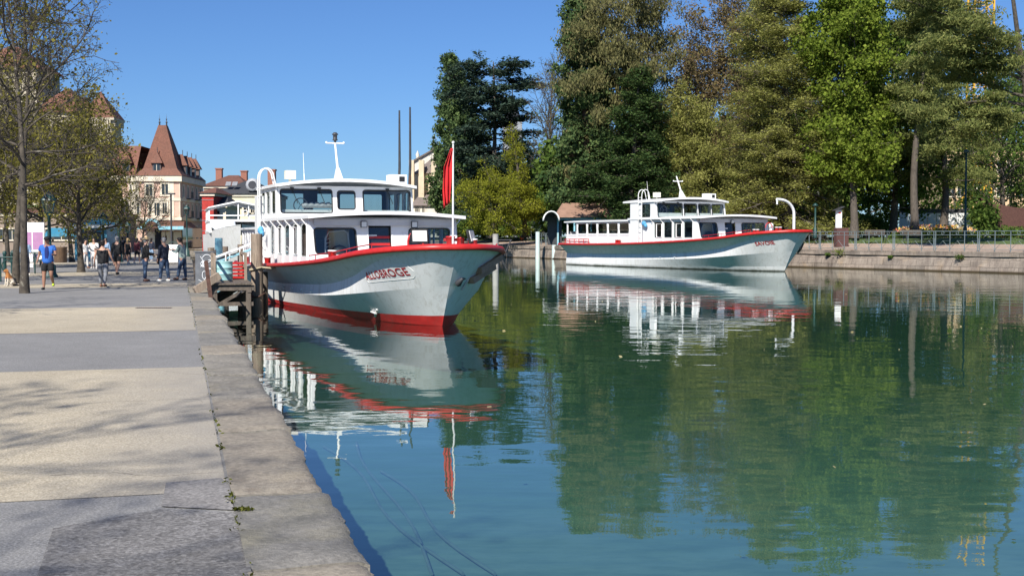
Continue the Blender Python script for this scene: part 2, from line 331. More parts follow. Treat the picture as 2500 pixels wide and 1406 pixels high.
# near quay wall with coping stones
def stone_mat(name, cols, dirt, lich=(.42, .38, .27), wet=True, vert=False, blocks=None):
    m, t, b, o = nodes(name)
    n = noise(t, 2.2 if vert else 1.1, 8, (1, 1, .14) if vert else (1, 1, 1), .7); f = noise(t, 22, 6, (1, 1, 1), .7); l = noise(t, .9, 6)
    c = ramp(t, n.outputs[0], [(.28, cols[0]), (.5, cols[1]), (.72, cols[2])]).outputs[0]
    c = mix(t, .7, c, ramp(t, f.outputs[0], [(.3, (.28, .28, .28)), (.7, (.72, .72, .72))]).outputs[0], 'OVERLAY')
    c = mix(t, ramp(t, l.outputs[0], [(.56, (0, 0, 0)), (.7, (.7, .7, .7))]).outputs[0], c, lich)
    d = noise(t, 2.6, 8, (1, 1, .3), .75); c = mix(t, ramp(t, d.outputs[0], [(.55, (0, 0, 0)), (.72, (.8, .8, .8))]).outputs[0], c, dirt)
    if wet:
        g = NN(t, 'ShaderNodeNewGeometry'); sx = NN(t, 'ShaderNodeSeparateXYZ'); t.links.new(g.outputs['Position'], sx.inputs[0])
        c = mix(t, ramp(t, sx.outputs[2], [(.04, (1, 1, 1)), (.16, (0, 0, 0))]).outputs[0], c, (.055, .04, .02))
    if blocks:                           # ashlar courses, joints along the wall line
        g2 = NN(t, 'ShaderNodeNewGeometry'); dq = NN(t, 'ShaderNodeVectorMath', operation='DOT_PRODUCT'); t.links.new(g2.outputs['Position'], dq.inputs[0]); dq.inputs[1].default_value = blocks
        s2 = NN(t, 'ShaderNodeSeparateXYZ'); t.links.new(g2.outputs['Position'], s2.inputs[0]); wz = noise(t, .8, 3); az = NN(t, 'ShaderNodeMath', operation='MULTIPLY_ADD'); t.links.new(wz.outputs[0], az.inputs[0]); az.inputs[1].default_value = .25; t.links.new(s2.outputs[2], az.inputs[2])
        cx = NN(t, 'ShaderNodeCombineXYZ'); t.links.new(dq.outputs['Value'], cx.inputs[0]); t.links.new(az.outputs[0], cx.inputs[1])
        bk = NN(t, 'ShaderNodeTexBrick'); bk.inputs['Scale'].default_value = 1; bk.inputs['Brick Width'].default_value = 1.5; bk.inputs['Row Height'].default_value = .47; bk.inputs['Mortar Size'].default_value = .022; bk.inputs['Mortar Smooth'].default_value = .4
        bk.inputs['Color1'].default_value = (.42, .42, .42, 1); bk.inputs['Color2'].default_value = (.60, .58, .56, 1); bk.inputs['Mortar'].default_value = (.22, .21, .2, 1); t.links.new(cx.outputs[0], bk.inputs['Vector'])
        c = mix(t, .85, c, bk.outputs['Color'], 'OVERLAY')
    t.links.new(c, b.inputs['Base Color']); b.inputs['Roughness'].default_value = .88; b.inputs['Specular IOR Level'].default_value = .3
    bp = NN(t, 'ShaderNodeBump'); bp.inputs['Strength'].default_value = .9; bp.inputs['Distance'].default_value = .02
    t.links.new(f.outputs[0], bp.inputs['Height']); t.links.new(bp.outputs[0], b.inputs['Normal']); return m
COPE = stone_mat('coping_stone', ((.185, .17, .142), (.25, .23, .195), (.295, .27, .225)), (.15, .14, .115), (.29, .25, .17), False)
WALLS = stone_mat('quay_stone', ((.17, .155, .135), (.25, .225, .195), (.30, .27, .23)), (.09, .08, .065))
BANKS = stone_mat('bank_stone', ((.14, .115, .10), (.26, .22, .185), (.36, .31, .26)), (.10, .085, .075), (.34, .26, .18), True, True, (-.55, .835, 0))
qw = thing('quay_wall', 'grey stone quay wall edging the promenade beside the near boat', 'quay wall', Q(0, 0, 0))
base = Q(0, 0, 0)
def loc(p): return Vector(p)-base
cp = MB(); s = -14.0
while s < 232:
    L = rnd.choice((1.5, 1.9, 2.3, 2.8)) if s < 60 else 6
    g = .022 if s < 40 else 0; mi = rnd.randrange(3)
    nx, ny = (26, 12) if s < 40 else (3, 2)
    dz = rnd.uniform(-.002, .016); tilt = rnd.uniform(-.006, .006); ox = rnd.uniform(-.03, .03)
    rows = []
    for i in range(nx+1):
        a = s+g+(L-2*g)*i/nx; r = []
        for j in range(ny+1):
            o = -KW+.012+(KW-.012)*j/ny
            h = .006*math.sin(a*5.1+o*9)+.005*math.sin(a*11+o*3.7)+tilt*(j/ny-.5)+dz
            e = 1 if j == ny else 0
            w = (.010*math.sin(a*2.3+s)+.008*math.sin(a*5.7+s*2)+.012*rnd.uniform(-1, 1)-(.018 if rnd.random() < .05 else 0))*e+ox*j/ny
            ed = (i in (0, nx)) or j == ny
            r.append(loc(Q(a, o+w, QZ+.012+h*(.2 if j == 0 else 1)-(.014 if ed else 0)-(.02 if e else 0))))
        rows.append(r)
    cp.grid(rows, mi=mi, flip=True)
    top = [r[-1] for r in rows]; low = [Vector((p.x, p.y, QZ-.26))-QN*(.03+.02*rnd.random()) for p in top]
    cp.grid([top, low], mi=mi, sm=False, flip=True)
    if g: cp.grid([[r for r in rows[0]], [Vector((p.x, p.y, QZ-.2)) for p in rows[0]]], sm=False)
    if g: cp.grid([[r for r in rows[-1]], [Vector((p.x, p.y, QZ-.2)) for p in rows[-1]]], sm=False, flip=True)
    s += L
COPE2 = stone_mat('coping_stone_warm', ((.215, .185, .145), (.285, .25, .2), (.33, .29, .225)), (.17, .14, .11), (.32, .27, .18), False); COPE3 = stone_mat('coping_stone_dark', ((.15, .145, .13), (.205, .195, .175), (.25, .235, .21)), (.12, .12, .105), (.24, .22, .16), False)
cp.build('coping', [COPE, COPE2, COPE3], qw)
wf = MB(); wf.grid([[loc(Q(-14+i*2, -.06, QZ-.1)) for i in range(124)], [loc(Q(-14+i*2, -.02, -1.05)) for i in range(124)]], sm=False, flip=True)
wf.grid([[loc(Q(-14+i*2, -KW-.02, QZ-.03)) for i in range(124)], [loc(Q(-14+i*2, 0-.06, QZ-.11)) for i in range(124)]], sm=False, flip=True)
wf.build('wall_face', WALLS, qw)
# far bank: wall, path, lawn
BK = [Vector(p) for p in ((75, 12, 0), (50, 53, 0), (33.3, 80, 0), (22.4, 97.3, 0), (10.5, 121, 0), (-.5, 144, 0), (-14, 176, 0), (-30, 216, 0), (-60, 224, 0))]
def resample(P, step):
    out = []
    for a, b in zip(P[:-1], P[1:]):
        n = max(1, int((b-a).length/step)); out += [a.lerp(b, i/n) for i in range(n)]
    return out+[P[-1]]
BF = resample(BK, 1.15)
def nrm(P, i):
    t = (P[min(i+1, len(P)-1)]-P[max(i-1, 0)]).normalized(); return Vector((t.y, -t.x, 0))*-1   # towards the water
BNrm = [nrm(BF, i) for i in range(len(BF))]
def off(P, d, z): return [Vector((p.x, p.y, z))+n*d for p, n in zip(P, BNrm)]
fw = thing('embankment_wall', 'weathered tan stone embankment wall along the park side', 'quay wall', (22.4, 97.3, 0)); fb = Vector((22.4, 97.3, 0))
def jit(P, a): return [p+Vector((rnd.uniform(-a, a), rnd.uniform(-a, a), rnd.uniform(-a, a)*.6))-fb for p in P]
w1 = MB(); w1.grid([jit(off(BF, -.07, 1.02), .03), jit(off(BF, .05, .75), .05), jit(off(BF, .09, .4), .05), jit(off(BF, .16, .1), .05), [p-fb for p in off(BF, .22, -1.05)]], sm=False, flip=False)
w1.build('wall_face', BANKS, fw)
w2 = MB(); ins = off(BF, -.6, BZ+.002); top = jit(off(BF, .06, BZ), .03); low = jit(off(BF, .05, 1.06), .03)
w2.grid([[p-fb for p in ins], top, low, [p-fb for p in off(BF, -.1, 1.03)]], sm=False)
w2.build('coping', BANKS, fw)
w3 = MB()
for i in range(40):                      # broken ledges and mooring fittings along the waterline
    k = rnd.randrange(len(BF)-3); p = BF[k]+BNrm[k]*.24-fb; w3.box((p.x, p.y, .03), (rnd.uniform(.6, 1.6), .22, .12), rz=math.atan2(BNrm[k].y, BNrm[k].x)+PI/2)
w3.build('footing_ledge', BANKS, fw)
GRASS = mat('park_grass', (.075, .12, .03), .95, .35, 1.2, .5, 40, dirt=(.11, .10, .05), dsc=.25, dst=(1, 1, 1))
PATHM = paving('pinkish_gravel_path', (.36, .27, .21), (.47, .36, .28), .2, 12, (.40, .31, .25), bump=.2)
inl = off(BF, -.58, 0); pin = off(BF, -7.5, 0); pi2 = off(BF, -14, 0); pi3 = off(BF, -13.9, 0)
sheet('park_lawn', [(p.x, p.y) for p in pi3]+[(-45, 260), (-45, 3000), (3000, 3000), (3000, -100), (90, -100)], PZ-.006, GRASS)
pb = MB(); pb.grid([[Vector((p.x, p.y, BZ)) for p in inl], [Vector((p.x, p.y, 1.85)) for p in pin]], sm=False, flip=True)
tag(pb.build('park_path', PATHM), kind='structure')
pb = MB(); pb.grid([[Vector((p.x, p.y, 1.845)) for p in pin], [Vector((p.x, p.y, PZ)) for p in pi2]], sm=False, flip=True); tag(pb.build('lawn_slope', GRASS), kind='structure')
def frail(P, z):
    return [Vector((p.x, p.y, z))-n*.32 for p, n in P]
IRON = mat('grey_green_iron', (.15, .19, .20), .5, .2)
RL = [(p, n) for p, n in zip(BF, BNrm)]
i0 = 20; seg = RL[i0:i0+105]; o0 = seg[0][0]
fr = thing('iron_railing', 'grey wrought iron railing with crossed bars along the far embankment', 'railing', (o0.x, o0.y, BZ))
def rp(k, h): p, n = seg[k]; return Vector((p.x, p.y, h))-n*.32-Vector((o0.x, o0.y, 0))
for k in range(0, len(seg)-1, 3):
    b = MB(); e = min(k+3, len(seg)-1); last = k
    for j in range(k, e):
        A, B = rp(j, 0), rp(j+1, 0)
        u = (B-A).normalized(); z = Vector((0, 0, 1)); m_ = (A+B)/2
        for h, r in ((1.38, .026), (1.12, .02), (.14, .018)): b.tube([A+z*h, B+z*h], r, 5, cap=False)
        b.tube([A, A+z*1.38], .028, 5)
        b.tube([A+z*.14, m_+z*.72, B+z*.14], .016, 4); 
        b.tube([m_+z*1.25+u*(.11*math.cos(t))+z*(.1*math.sin(t)) for t in [i*PI/4 for i in range(8)]], .016, 4, closed=True)
        if j == k:
            b.tube([A+u*.16, A+u*.16+z*1.38], .028, 5); b.tube([A+z*.2+u*.08, A+z*.9+u*.08], .02, 4)
        b.tube([A+z*1.12, A+z*.72+(B-A)*.0, m_+z*.72], .012, 4)
    b.build('railing_panel', IRON, fr, loc=(0, 0, 0)).location = (0, 0, 0)
# ================================================================ TREES
def fast_mesh(name, V, Fq, m, attr=None, smooth=False):
    me = bpy.data.meshes.new(name); n = len(Fq); k = Fq.shape[1]
    me.vertices.add(len(V)); me.vertices.foreach_set('co', np.asarray(V, np.float32).ravel())
    me.loops.add(n*k); me.loops.foreach_set('vertex_index', np.asarray(Fq, np.int32).ravel())
    me.polygons.add(n); me.polygons.foreach_set('loop_start', np.arange(0, n*k, k, dtype=np.int32)); me.polygons.foreach_set('loop_total', np.full(n, k, np.int32))
    if smooth: me.polygons.foreach_set('use_smooth', np.ones(n, bool))
    me.materials.append(m); me.update(calc_edges=True)
    if attr is not None:
        a = me.attributes.new('rnd', 'FLOAT', 'FACE'); a.data.foreach_set('value', np.asarray(attr, np.float32))
    return me
def mesh_obj(name, me, parent=None):
    o = bpy.data.objects.new(name, me); COL.objects.link(o)
    if parent: o.parent = parent
    return o
def unit(a): return a/np.maximum(np.linalg.norm(a, axis=-1, keepdims=True), 1e-9)
def tubes(P, Rr, n):                    # K polylines of m points -> verts, quads
    K, m, _ = P.shape
    T = np.gradient(P, axis=1); T = unit(T)
    ref = np.where(np.abs(T[..., 2:3]) < .85, np.array([0, 0, 1.0]), np.array([1.0, 0, 0]))
    X = unit(np.cross(T, ref)); Y = np.cross(X, T)
    a = np.arange(n)*2*PI/n
    V = P[:, :, None, :]+(X[:, :, None, :]*np.cos(a)[None, None, :, None]+Y[:, :, None, :]*np.sin(a)[None, None, :, None])*Rr[:, :, None, None]
    idx = np.arange(K*m*n).reshape(K, m, n); j2 = np.roll(idx, -1, axis=2)
    q = np.stack([idx[:, :-1], j2[:, :-1], j2[:, 1:], idx[:, 1:]], -1).reshape(-1, 4)[:, ::-1]
    return V.reshape(-1, 3), q
def polyl(rg, start, d, L, m, wander, up, r0, r1):
    K = len(start); P = np.zeros((K, m, 3)); P[:, 0] = start; d = unit(d); st = (L/(m-1))[:, None]
    for i in range(1, m):
        d = unit(d+rg.normal(0, wander, (K, 3))+np.array([0, 0, 1.0])*up); P[:, i] = P[:, i-1]+d*st
    t = np.linspace(0, 1, m)[None]; return P, r0[:, None]*(1-t)+r1[:, None]*t
def sample(P, Rr, idx, t):
    m = P.shape[1]; x = t*(m-1); i = np.minimum(x.astype(int), m-2); f = (x-i)[:, None]
    p = P[idx, i]*(1-f)+P[idx, i+1]*f; d = unit(P[idx, i+1]-P[idx, i]); r = Rr[idx, i]*(1-f[:, 0])+Rr[idx, i+1]*f[:, 0]
    return p, d, r
def children(rg, P, Rr, n, t0, t1, ang, lr, Lpar, flat=0, az=None):
    K = len(P); idx = np.repeat(np.arange(K), n); t = t0+(t1-t0)*((np.tile(np.arange(n), K)+rg.random(K*n))/n)
    p, d, r = sample(P, Rr, idx, t)
    x = unit(rg.normal(0, 1, (K*n, 3))*np.array([1, 1, 1-flat])); x = unit(x-d*np.sum(x*d, 1, keepdims=True))
    a = R(ang)*(1+rg.normal(0, .18, K*n))[:, None]
    dd = d*np.cos(a)+x*np.sin(a); L = Lpar[idx]*lr*(1-.55*t)*(1+rg.normal(0, .15, K*n)).clip(.5, 1.5)
    return p, dd, L, np.minimum(r*.62, r), t
def leaves(rg, C, l, w, mode='rand', rn=None):
    N = len(C)
    if mode == 'rand': A = unit(rg.normal(0, 1, (N, 3)))
    elif mode == 'flat': A = unit(rg.normal(0, 1, (N, 3))*np.array([1, 1, .35]))
    elif mode == 'hang': A = unit(rg.normal(0, .45, (N, 3))+np.array([0, 0, -1.0]))
    elif mode == 'up': A = unit(rg.normal(0, .6, (N, 3))+np.array([0, 0, .8]))
    Bv = unit(np.cross(A, rg.normal(0, 1, (N, 3)) if mode != 'flat' else rg.normal(0, .5, (N, 3))+np.array([0, 0, 1.0])))
    s = (.45+1.1*rg.random((N, 1))**1.6+.1)
    A = A*l*.5*s; Bv = Bv*w*.5*s
    V = np.stack([C+A, C+Bv, C-A, C-Bv], 1).reshape(-1, 3); q = np.arange(N*4).reshape(N, 4)
    return V, q, (rg.random(N) if rn is None else rn)
def env_fn(pts):
    xs, ys = zip(*pts); return lambda t: np.interp(t, xs, ys)
BARK = plank_mat('grey_brown_bark', (.10, .082, .066), (.035, .028, .024), 4, (3, 3, .8), .9)
LBARK = mat('pale_mottled_bark', (.070, .058, .044), .9, .5, 5, .6, 16, dirt=(.24, .22, .17), dsc=3.5, dst=(1, 1, .7), dlo=.60, dhi=.68)
RBARK = plank_mat('red_brown_bark', (.13, .075, .05), (.05, .03, .02), 3, (3, 3, .4), .9)
def tree(name, label, base, H, env, Rmax, seed, lm, bark=BARK, tr=.4, n1=40, t0=.15, t1=.97, elev=(10, 50), L=None, n2=8, n3=0, wander=.08, up1=.02, up2=.0, nl=15000, leaf=(.3, .18), mode='rand',
         jit=(.4, .3), lean=(0, 0), group=None, flat=.5, cat='tree', clump=0, aim=None, ang2=50, twist=.03, rn_hi=None, lr2=.45, lr3=.5, trunk_to=1.0, tm=14, n4=0, tip=.012):
    """trunk with three or four orders of limbs; leaves cling to the outermost order"""
    rg = np.random.default_rng(seed)
    t = thing(name, label, cat, base, 0, group)
    P0, R0 = polyl(rg, np.zeros((1, 3)), np.array([[lean[0], lean[1], 1.0]]), np.array([H*trunk_to]), tm, twist, .02, np.array([tr]), np.array([tr*.12]))
    R0[:, 0] *= 1.35
    tt = t0+(t1-t0)*(np.arange(n1)+rg.random(n1))/n1
    p, d, r = sample(P0, R0, np.zeros(n1, int), tt/trunk_to if trunk_to < 1 else tt)
    azm = np.arange(n1)*2.399+rg.normal(0, .35, n1)
    if aim: azm = R(aim[0])+rg.normal(0, R(aim[1]), n1)
    el = np.radians(np.interp(tt, (t0, t1), elev)+rg.normal(0, 7, n1))
    dd = np.stack([np.cos(azm)*np.cos(el), np.sin(azm)*np.cos(el), np.sin(el)], 1)
    L1 = env_fn(env)(tt)*Rmax*(1+rg.normal(0, .13, n1)).clip(.6, 1.3)/np.maximum(np.cos(el), .35)
    P1, R1 = polyl(rg, p, dd, L1, 9, wander, up1, np.minimum(r*.6, .015*L1+.012), np.full(n1, tip+.006))
    parts = [tubes(P0, R0, 12), tubes(P1, R1, 6)]
    last = P1; lR = R1; lL = L1
    for k, (nn, lr) in enumerate(((n2, lr2), (n3, lr3), (n4, lr3))):
        if not nn: break
        p, dd, LL, r, _ = children(rg, last, lR, nn, .18, 1.0, ang2, lr, lL, flat)
        last, lR = polyl(rg, p, dd, LL, 6 if k == 0 else 4, wander*1.4, up2, np.minimum(r, .018*LL+.006), np.full(len(p), tip*.7)); lL = LL
        parts.append(tubes(last, lR, 4 if k == 0 else 3))
    V = []; Q4 = []; o = 0
    for v, q in parts: V.append(v); Q4.append(q+o); o += len(v)
    mesh_obj('trunk', fast_mesh('trunk', np.concatenate(V), np.concatenate(Q4), bark, smooth=True), t)
    if nl:
        w = lL/lL.sum(); idx = rg.choice(len(last), nl, p=w); tt = rg.random(nl)**.7*.95+.05
        c, d, _ = sample(last, lR, idx, tt)
        if clump:                        # gather leaves in bunches
            cc = c[:max(1, nl//clump)]; c = cc[rg.integers(0, len(cc), nl)]; idx = None
        c = c+rg.normal(0, 1, (nl, 3))*np.array([jit[0], jit[0], jit[1]])
        c = c[c[:, 2] > .3]
        V, q, rn = leaves(rg, c, leaf[0], leaf[1], mode)
        mesh_obj('crown', fast_mesh('crown', V, q, lm, rn), t)
    return t
L_SEQ = leafmat('sequoia_leaf', [(.042, .075, .032), (.085, .135, .052), (.15, .20, .07)], .28)
L_CED = leafmat('cedar_needle', [(.028, .05, .038), (.055, .088, .064), (.09, .13, .085)], .28)
L_DRK = leafmat('dark_conifer_needle', [(.032, .065, .024), (.062, .105, .035), (.105, .15, .045)], .28)
L_OLV = leafmat('olive_needle', [(0.112, 0.115, 0.052), (0.176, 0.172, 0.071), (0.26, 0.233, 0.102)], 0.35)
L_GLD = leafmat('olive_gold_leaf', [(.19, .20, .055), (.30, .305, .085), (.41, .40, .13)], .42)
L_BRN = leafmat('bronze_bud_leaf', [(.17, .125, .07), (.24, .18, .095), (.20, .18, .06)], .35)
L_YEL = leafmat('yellow_green_leaf', [(.15, .17, .02), (.25, .265, .03), (.36, .36, .05)], .45)
L_BRT = leafmat('bright_green_leaf', [(0.093, 0.139, 0.018), (0.185, 0.251, 0.037), (0.317, 0.383, 0.066)], .45)
L_BLU = leafmat('blue_green_leaf', [(.07, .12, .07), (.11, .17, .10), (.16, .22, .13)], .35)
L_PIN = leafmat('pine_needle', [(0.095, 0.127, 0.041), (0.206, 0.23, 0.072), (0.317, 0.325, 0.11)], 0.4)
L_PLA = leafmat('young_plane_leaf', [(.14, .13, .03), (.22, .20, .045), (.31, .28, .07)], .45)
L_UND = leafmat('understorey_leaf', [(0.057, 0.103, 0.025), (0.115, 0.184, 0.041), (0.207, 0.287, 0.063)], .5)
CONE = [(0, .9), (.15, 1), (.4, .85), (.7, .55), (1, .1)]
def bp(u, Y): p = AT(u, 578, Y); return (p.x, p.y, PZ-.02)
def hgt(v, Y, z=PZ): return HC+(HZ-v)*Y/F-z
GP = 'trees of the lakeside park'
# ---- park, from the channel mouth to the right
tree('sequoia', 'dark lumpy conifer standing behind the layered cedar, its blunt top left of it', bp(1128, 176), hgt(140, 176), [(0, .9), (.25, 1), (.5, .8), (.8, .45), (1, .14)], 4.9, 11, L_SEQ, RBARK, .5, 100, .04, .99, (-8, 35), n2=9, nl=50000, leaf=(.38, .24), jit=(.3, .3), clump=26, wander=.06, up1=.04, group=GP)
tree('cedar', 'dark blue-green cedar with flat layered boughs reaching over the channel', bp(1205, 162), hgt(150, 162), [(0, .8), (.12, 1), (.45, .9), (.75, .85), (.93, .95), (1, .6)], 6.2, 12, L_CED, BARK, .5, 56, .08, .99, (-4, 6), n2=16, nl=60000, leaf=(.44, .2), mode='flat', jit=(.5, .17), flat=.93, wander=.07, up1=-.012, up2=-.02, lr2=.42, ang2=58, group=GP)
tree('larch', 'yellow-green young larch with a pale trunk in front of the dark cedar', bp(1205, 142), hgt(462, 142), [(0, .6), (.2, 1), (.6, .95), (1, .5)], 4.4, 13, L_YEL, LBARK, .5, 44, .34, .98, (-5, 40), n2=9, n3=4, nl=34000, leaf=(.22, .09), clump=24, mode='up', jit=(.34, .2), wander=.14, up1=-.02, group=GP)
tree('larch', 'taller yellow-green larch with thin crown beside the bare grey tree', bp(1282, 146), hgt(300, 146), [(0, .8), (.3, 1), (.7, .6), (1, .15)], 1.9, 14, L_YEL, LBARK, .35, 44, .16, .98, (0, 40), n2=8, n3=3, nl=6000, leaf=(.22, .09), mode='up', jit=(.2, .2), wander=.14, lean=(-.04, 0), group=GP)
tree('bare_tree', 'leafless slender grey tree against the sky between larches and tall sequoia', bp(1350, 150), hgt(195, 150), [(0, .5), (.35, 1), (.7, .8), (1, .3)], 3.2, 15, L_YEL, LBARK, .32, 40, .3, .98, (45, 75), n2=8, n3=6, nl=900, leaf=(.16, .1), wander=.09, up1=.05, tip=.02, group=GP)
tree('sequoia', 'giant dark lumpy sequoia at the left end of the tall park trees', bp(1428, 122), hgt(-60, 122), [(0, .8), (.1, .95), (.35, 1), (.7, .85), (1, .35)], 2.9, 16, L_SEQ, RBARK, .6, 130, .03, .99, (-15, 20), n2=8, nl=60000, leaf=(.28, .19), jit=(.25, .25), clump=30, wander=.06, group=GP)
tree('cedar', 'tall grey-olive cedar with drooping boughs and bare limbs at its flat top', bp(1520, 124), hgt(12, 124), [(0, .7), (.2, 1), (.5, .95), (.8, .95), (1, .8)], 5.4, 17, L_OLV, BARK, .45, 90, .1, .99, (-4, 16), n2=12, n3=3, nl=90000, leaf=(.34, .1), clump=18, mode='hang', jit=(.36, .36), flat=.8, wander=.1, up1=-.03, up2=-.07, group=GP)
tree('spruce', 'dark green broad conifer in front of the grey-olive cedar', bp(1545, 117), hgt(165, 117), CONE, 4.6, 18, L_DRK, BARK, .4, 90, .03, .99, (-12, 20), n2=11, nl=70000, clump=24, leaf=(.28, .11), mode='flat', jit=(.32, .22), wander=.06, flat=.7, up1=-.015, group=GP)
tree('budding_tree', 'open brown budding tree with sky showing through its twigs', bp(1735, 132), hgt(175, 132), [(0, .7), (.3, 1), (.7, .9), (1, .5)], 5.9, 19, L_BRN, BARK, .34, 30, .25, .96, (25, 65), n2=8, n3=6, n4=3, nl=52000, leaf=(.24, .13), jit=(.3, .3), wander=.14, up1=.03, flat=.2, lr2=.55, tip=.014, lean=(-.05, 0), group=GP)
tree('yellowing_tree', 'low olive-yellow bushy tree under the brown budding tree', bp(1690, 120), hgt(300, 120), [(0, .8), (.4, 1), (1, .4)], 4.6, 20, L_GLD, BARK, .3, 50, .08, .97, (5, 50), n2=8, n3=4, nl=60000, leaf=(.21, .09), jit=(.36, .24), clump=20, wander=.12, flat=.2, group=GP)
tree('poplar', 'thin blue-green tree top showing behind the large olive-gold tree', bp(1845, 142), hgt(-70, 142), [(0, .5), (.5, 1), (1, .4)], 3.4, 21, L_BLU, BARK, .4, 46, .3, .98, (20, 60), n2=8, n3=3, nl=16000, leaf=(.34, .22), jit=(.3, .3), group=GP)
tree('swamp_cypress', 'largest olive-gold feathery tree behind the white boat bow, boughs hanging low', bp(1930, 112), hgt(-40, 112), [(0, .9), (.12, 1.08), (.4, 1), (.7, .74), (1, .3)], 5.8, 22, L_GLD, BARK, .5, 130, .05, .98, (-14, 30), n2=12, n3=4, nl=210000, leaf=(.22, .085), mode='flat', jit=(.42, .17), flat=.8, wander=.09, up1=-.02, up2=-.03, group=GP, clump=60)
tree('maple', 'bright yellow-green leafy tree glowing in the sun beside the olive-gold one', bp(2085, 106), hgt(25, 106), [(0, .6), (.35, .9), (.7, 1), (1, .6)], 3.5, 23, L_BRT, BARK, .35, 60, .22, .98, (10, 60), n2=8, n3=3, nl=56000, leaf=(.24, .19), jit=(.34, .28), clump=14, group=GP)
tree('horse_chestnut', 'dark leafy tree with shaded crown to the right of the bright green maple', bp(2180, 118), hgt(120, 118), [(0, .7), (.3, 1), (.7, 1), (1, .5)], 5.2, 24, L_UND, BARK, .4, 56, .16, .97, (5, 55), n2=8, n3=4, nl=30000, leaf=(.28, .2), jit=(.4, .34), clump=14, group=GP)
tree('pine', 'tall dark pine with bunched needles left of the yellow crane', bp(2232, 106), hgt(-80, 106), [(0, .4), (.3, .75), (.6, 1), (1, .6)], 2.9, 25, L_PIN, BARK, .36, 30, .36, .98, (-5, 30), n2=9, nl=52000, leaf=(.30, .07), jit=(.42, .15), clump=110, flat=.85, group=GP, wander=.1)
tree('leaning_pine', 'leaning bare-trunked pine at the right edge with boughs reaching out leftwards', (38.4, 88, PZ), 25, [(0, .8), (.4, 1), (1, .75)], 8.2, 26, L_PIN, LBARK, .34, 9, .33, .56, (4, 20), aim=(184, 20), n2=17, nl=60000, leaf=(.28, .07), jit=(.42, .14), clump=110, flat=.85, wander=.11, lean=(-.21, -.02), up1=-.02, lr2=.36, group=GP, tip=.016, twist=.012)
tree('pine', 'dark pine with low boughs rising in front of the hoarding', bp(2300, 113), hgt(250, 113), [(0, .6), (.5, 1), (1, .4)], 4.4, 27, L_PIN, BARK, .42, 20, .42, .97, (0, 30), n2=9, nl=30000, leaf=(.30, .07), jit=(.42, .15), clump=110, flat=.7, group=GP, lean=(.1, 0))
tree('beech', 'dark tree with fine bare twigs at the right edge above the brick shelter', bp(2450, 122), hgt(290, 122), [(0, .7), (.4, 1), (1, .5)], 5.2, 28, L_UND, BARK, .34, 44, .14, .97, (10, 60), n2=8, n3=5, nl=14000, leaf=(.24, .17), jit=(.34, .3), group=GP)
# understorey and trees farther back that close the view between the trunks
for i, (u, Y, v, rad, lm) in enumerate(((1180, 190, 480, 6, L_UND), (1290, 176, 470, 5, L_UND), (1400, 150, 430, 5, L_UND), (1478, 140, 450, 5, L_DRK), (1610, 150, 400, 6, L_UND), (1700, 160, 380, 6, L_GLD),
        (1800, 150, 400, 6, L_UND), (1900, 150, 320, 6, L_UND), (2010, 140, 330, 6, L_UND), (2120, 150, 300, 6, L_UND), (2200, 135, 380, 4, L_BRT), (2330, 165, 330, 5, L_UND), (2470, 150, 250, 6, L_UND), (2560, 130, 200, 7, L_UND))):
    tree('understorey_tree', ['dark shrubby tree filling the shade', 'low bushy tree in the shade'][i % 2]+' behind the '+['yellow larch', 'thin larch', 'giant sequoia', 'spruce', 'boat mast', 'yellowing tree', 'budding tree', 'swamp cypress trunk', 'bright maple trunk', 'horse chestnut', 'dark pine trunk', 'white hoarding', 'brick shelter', 'leaning pine at the frame edge'][i],
         bp(u, Y), hgt(v, Y), [(0, .8), (.3, 1), (.7, .9), (1, .5)], rad, 60+i, lm, BARK, .25, 34, .06, .97, (5, 55), n2=7, n3=3, nl=15000 if i < 9 else 4500, leaf=(.5, .38) if i < 9 else (.36, .26), jit=(.45, .4), group='understorey trees in the park shade')
# ---- young plane trees on the promenade
GQ = 'plane trees along the promenade'
PL = dict(mode='rand', wander=.13, up1=.035, up2=.02, flat=.1, lr2=.58, lr3=.5, ang2=42, tip=.010)
def qp(u, v): p = G(u, v, QZ); return (p.x, p.y, QZ-.02)
PLN = [(60, 716, 10.5, 2.9, 31, 1200, 'nearest promenade plane tree, slim spotted trunk and bare upper twigs', (.02, .0)),
       (38, 698, 11.0, 3.2, 32, 2200, 'second plane tree just behind the nearest one, darker straight trunk', (.0, 0)),
       (198, 665, 6.0, 2.9, 33, 5200, 'plane tree with olive young leaves in the middle of the promenade', (-.03, 0)),
       (106, 652, 7.2, 3.8, 34, 7000, 'plane tree with pale trunk behind the running man', (-.03, 0)),
       (176, 640, 6.6, 3.8, 35, 4600, 'leaning plane tree trunk behind the parked bicycle', (-.08, 0)),
       (228, 632, 5.6, 2.8, 36, 2600, 'plane tree behind the woman in the white hoodie', (.0, 0)),
       (300, 622, 6.0, 3.0, 37, 1000, 'sparse plane tree in front of the pink hotel', (-.02, 0)),
       (345, 618, 5.6, 3.4, 38, 500, 'small almost bare tree before the hotel entrance', (.06, 0)),
       (-60, 690, 11.0, 3.8, 39, 2600, 'plane tree at the left frame edge, crown hanging in', (0, 0)),
       (20, 640, 8.6, 4.4, 40, 7000, 'plane tree behind the bicycle rack', (0, 0)),
       (-40, 655, 9.0, 4.2, 41, 7000, 'plane tree deeper along the left edge', (0, 0))]
for u, v, H, r_, sd_, nl, lab, ln in PLN:
    tree('plane_tree', lab, qp(u, v), H, [(0, .75), (.35, 1), (.7, .95), (1, .45)], r_, sd_, L_PLA, LBARK, .125 if v > 690 else .17, 20, .3, .97, (18, 50), n2=8, n3=7, n4=4, nl=int(nl*1.6), leaf=(.10, .075) if v > 690 else (.13, .09), jit=(.22, .22), lean=ln, group=GQ, **PL)
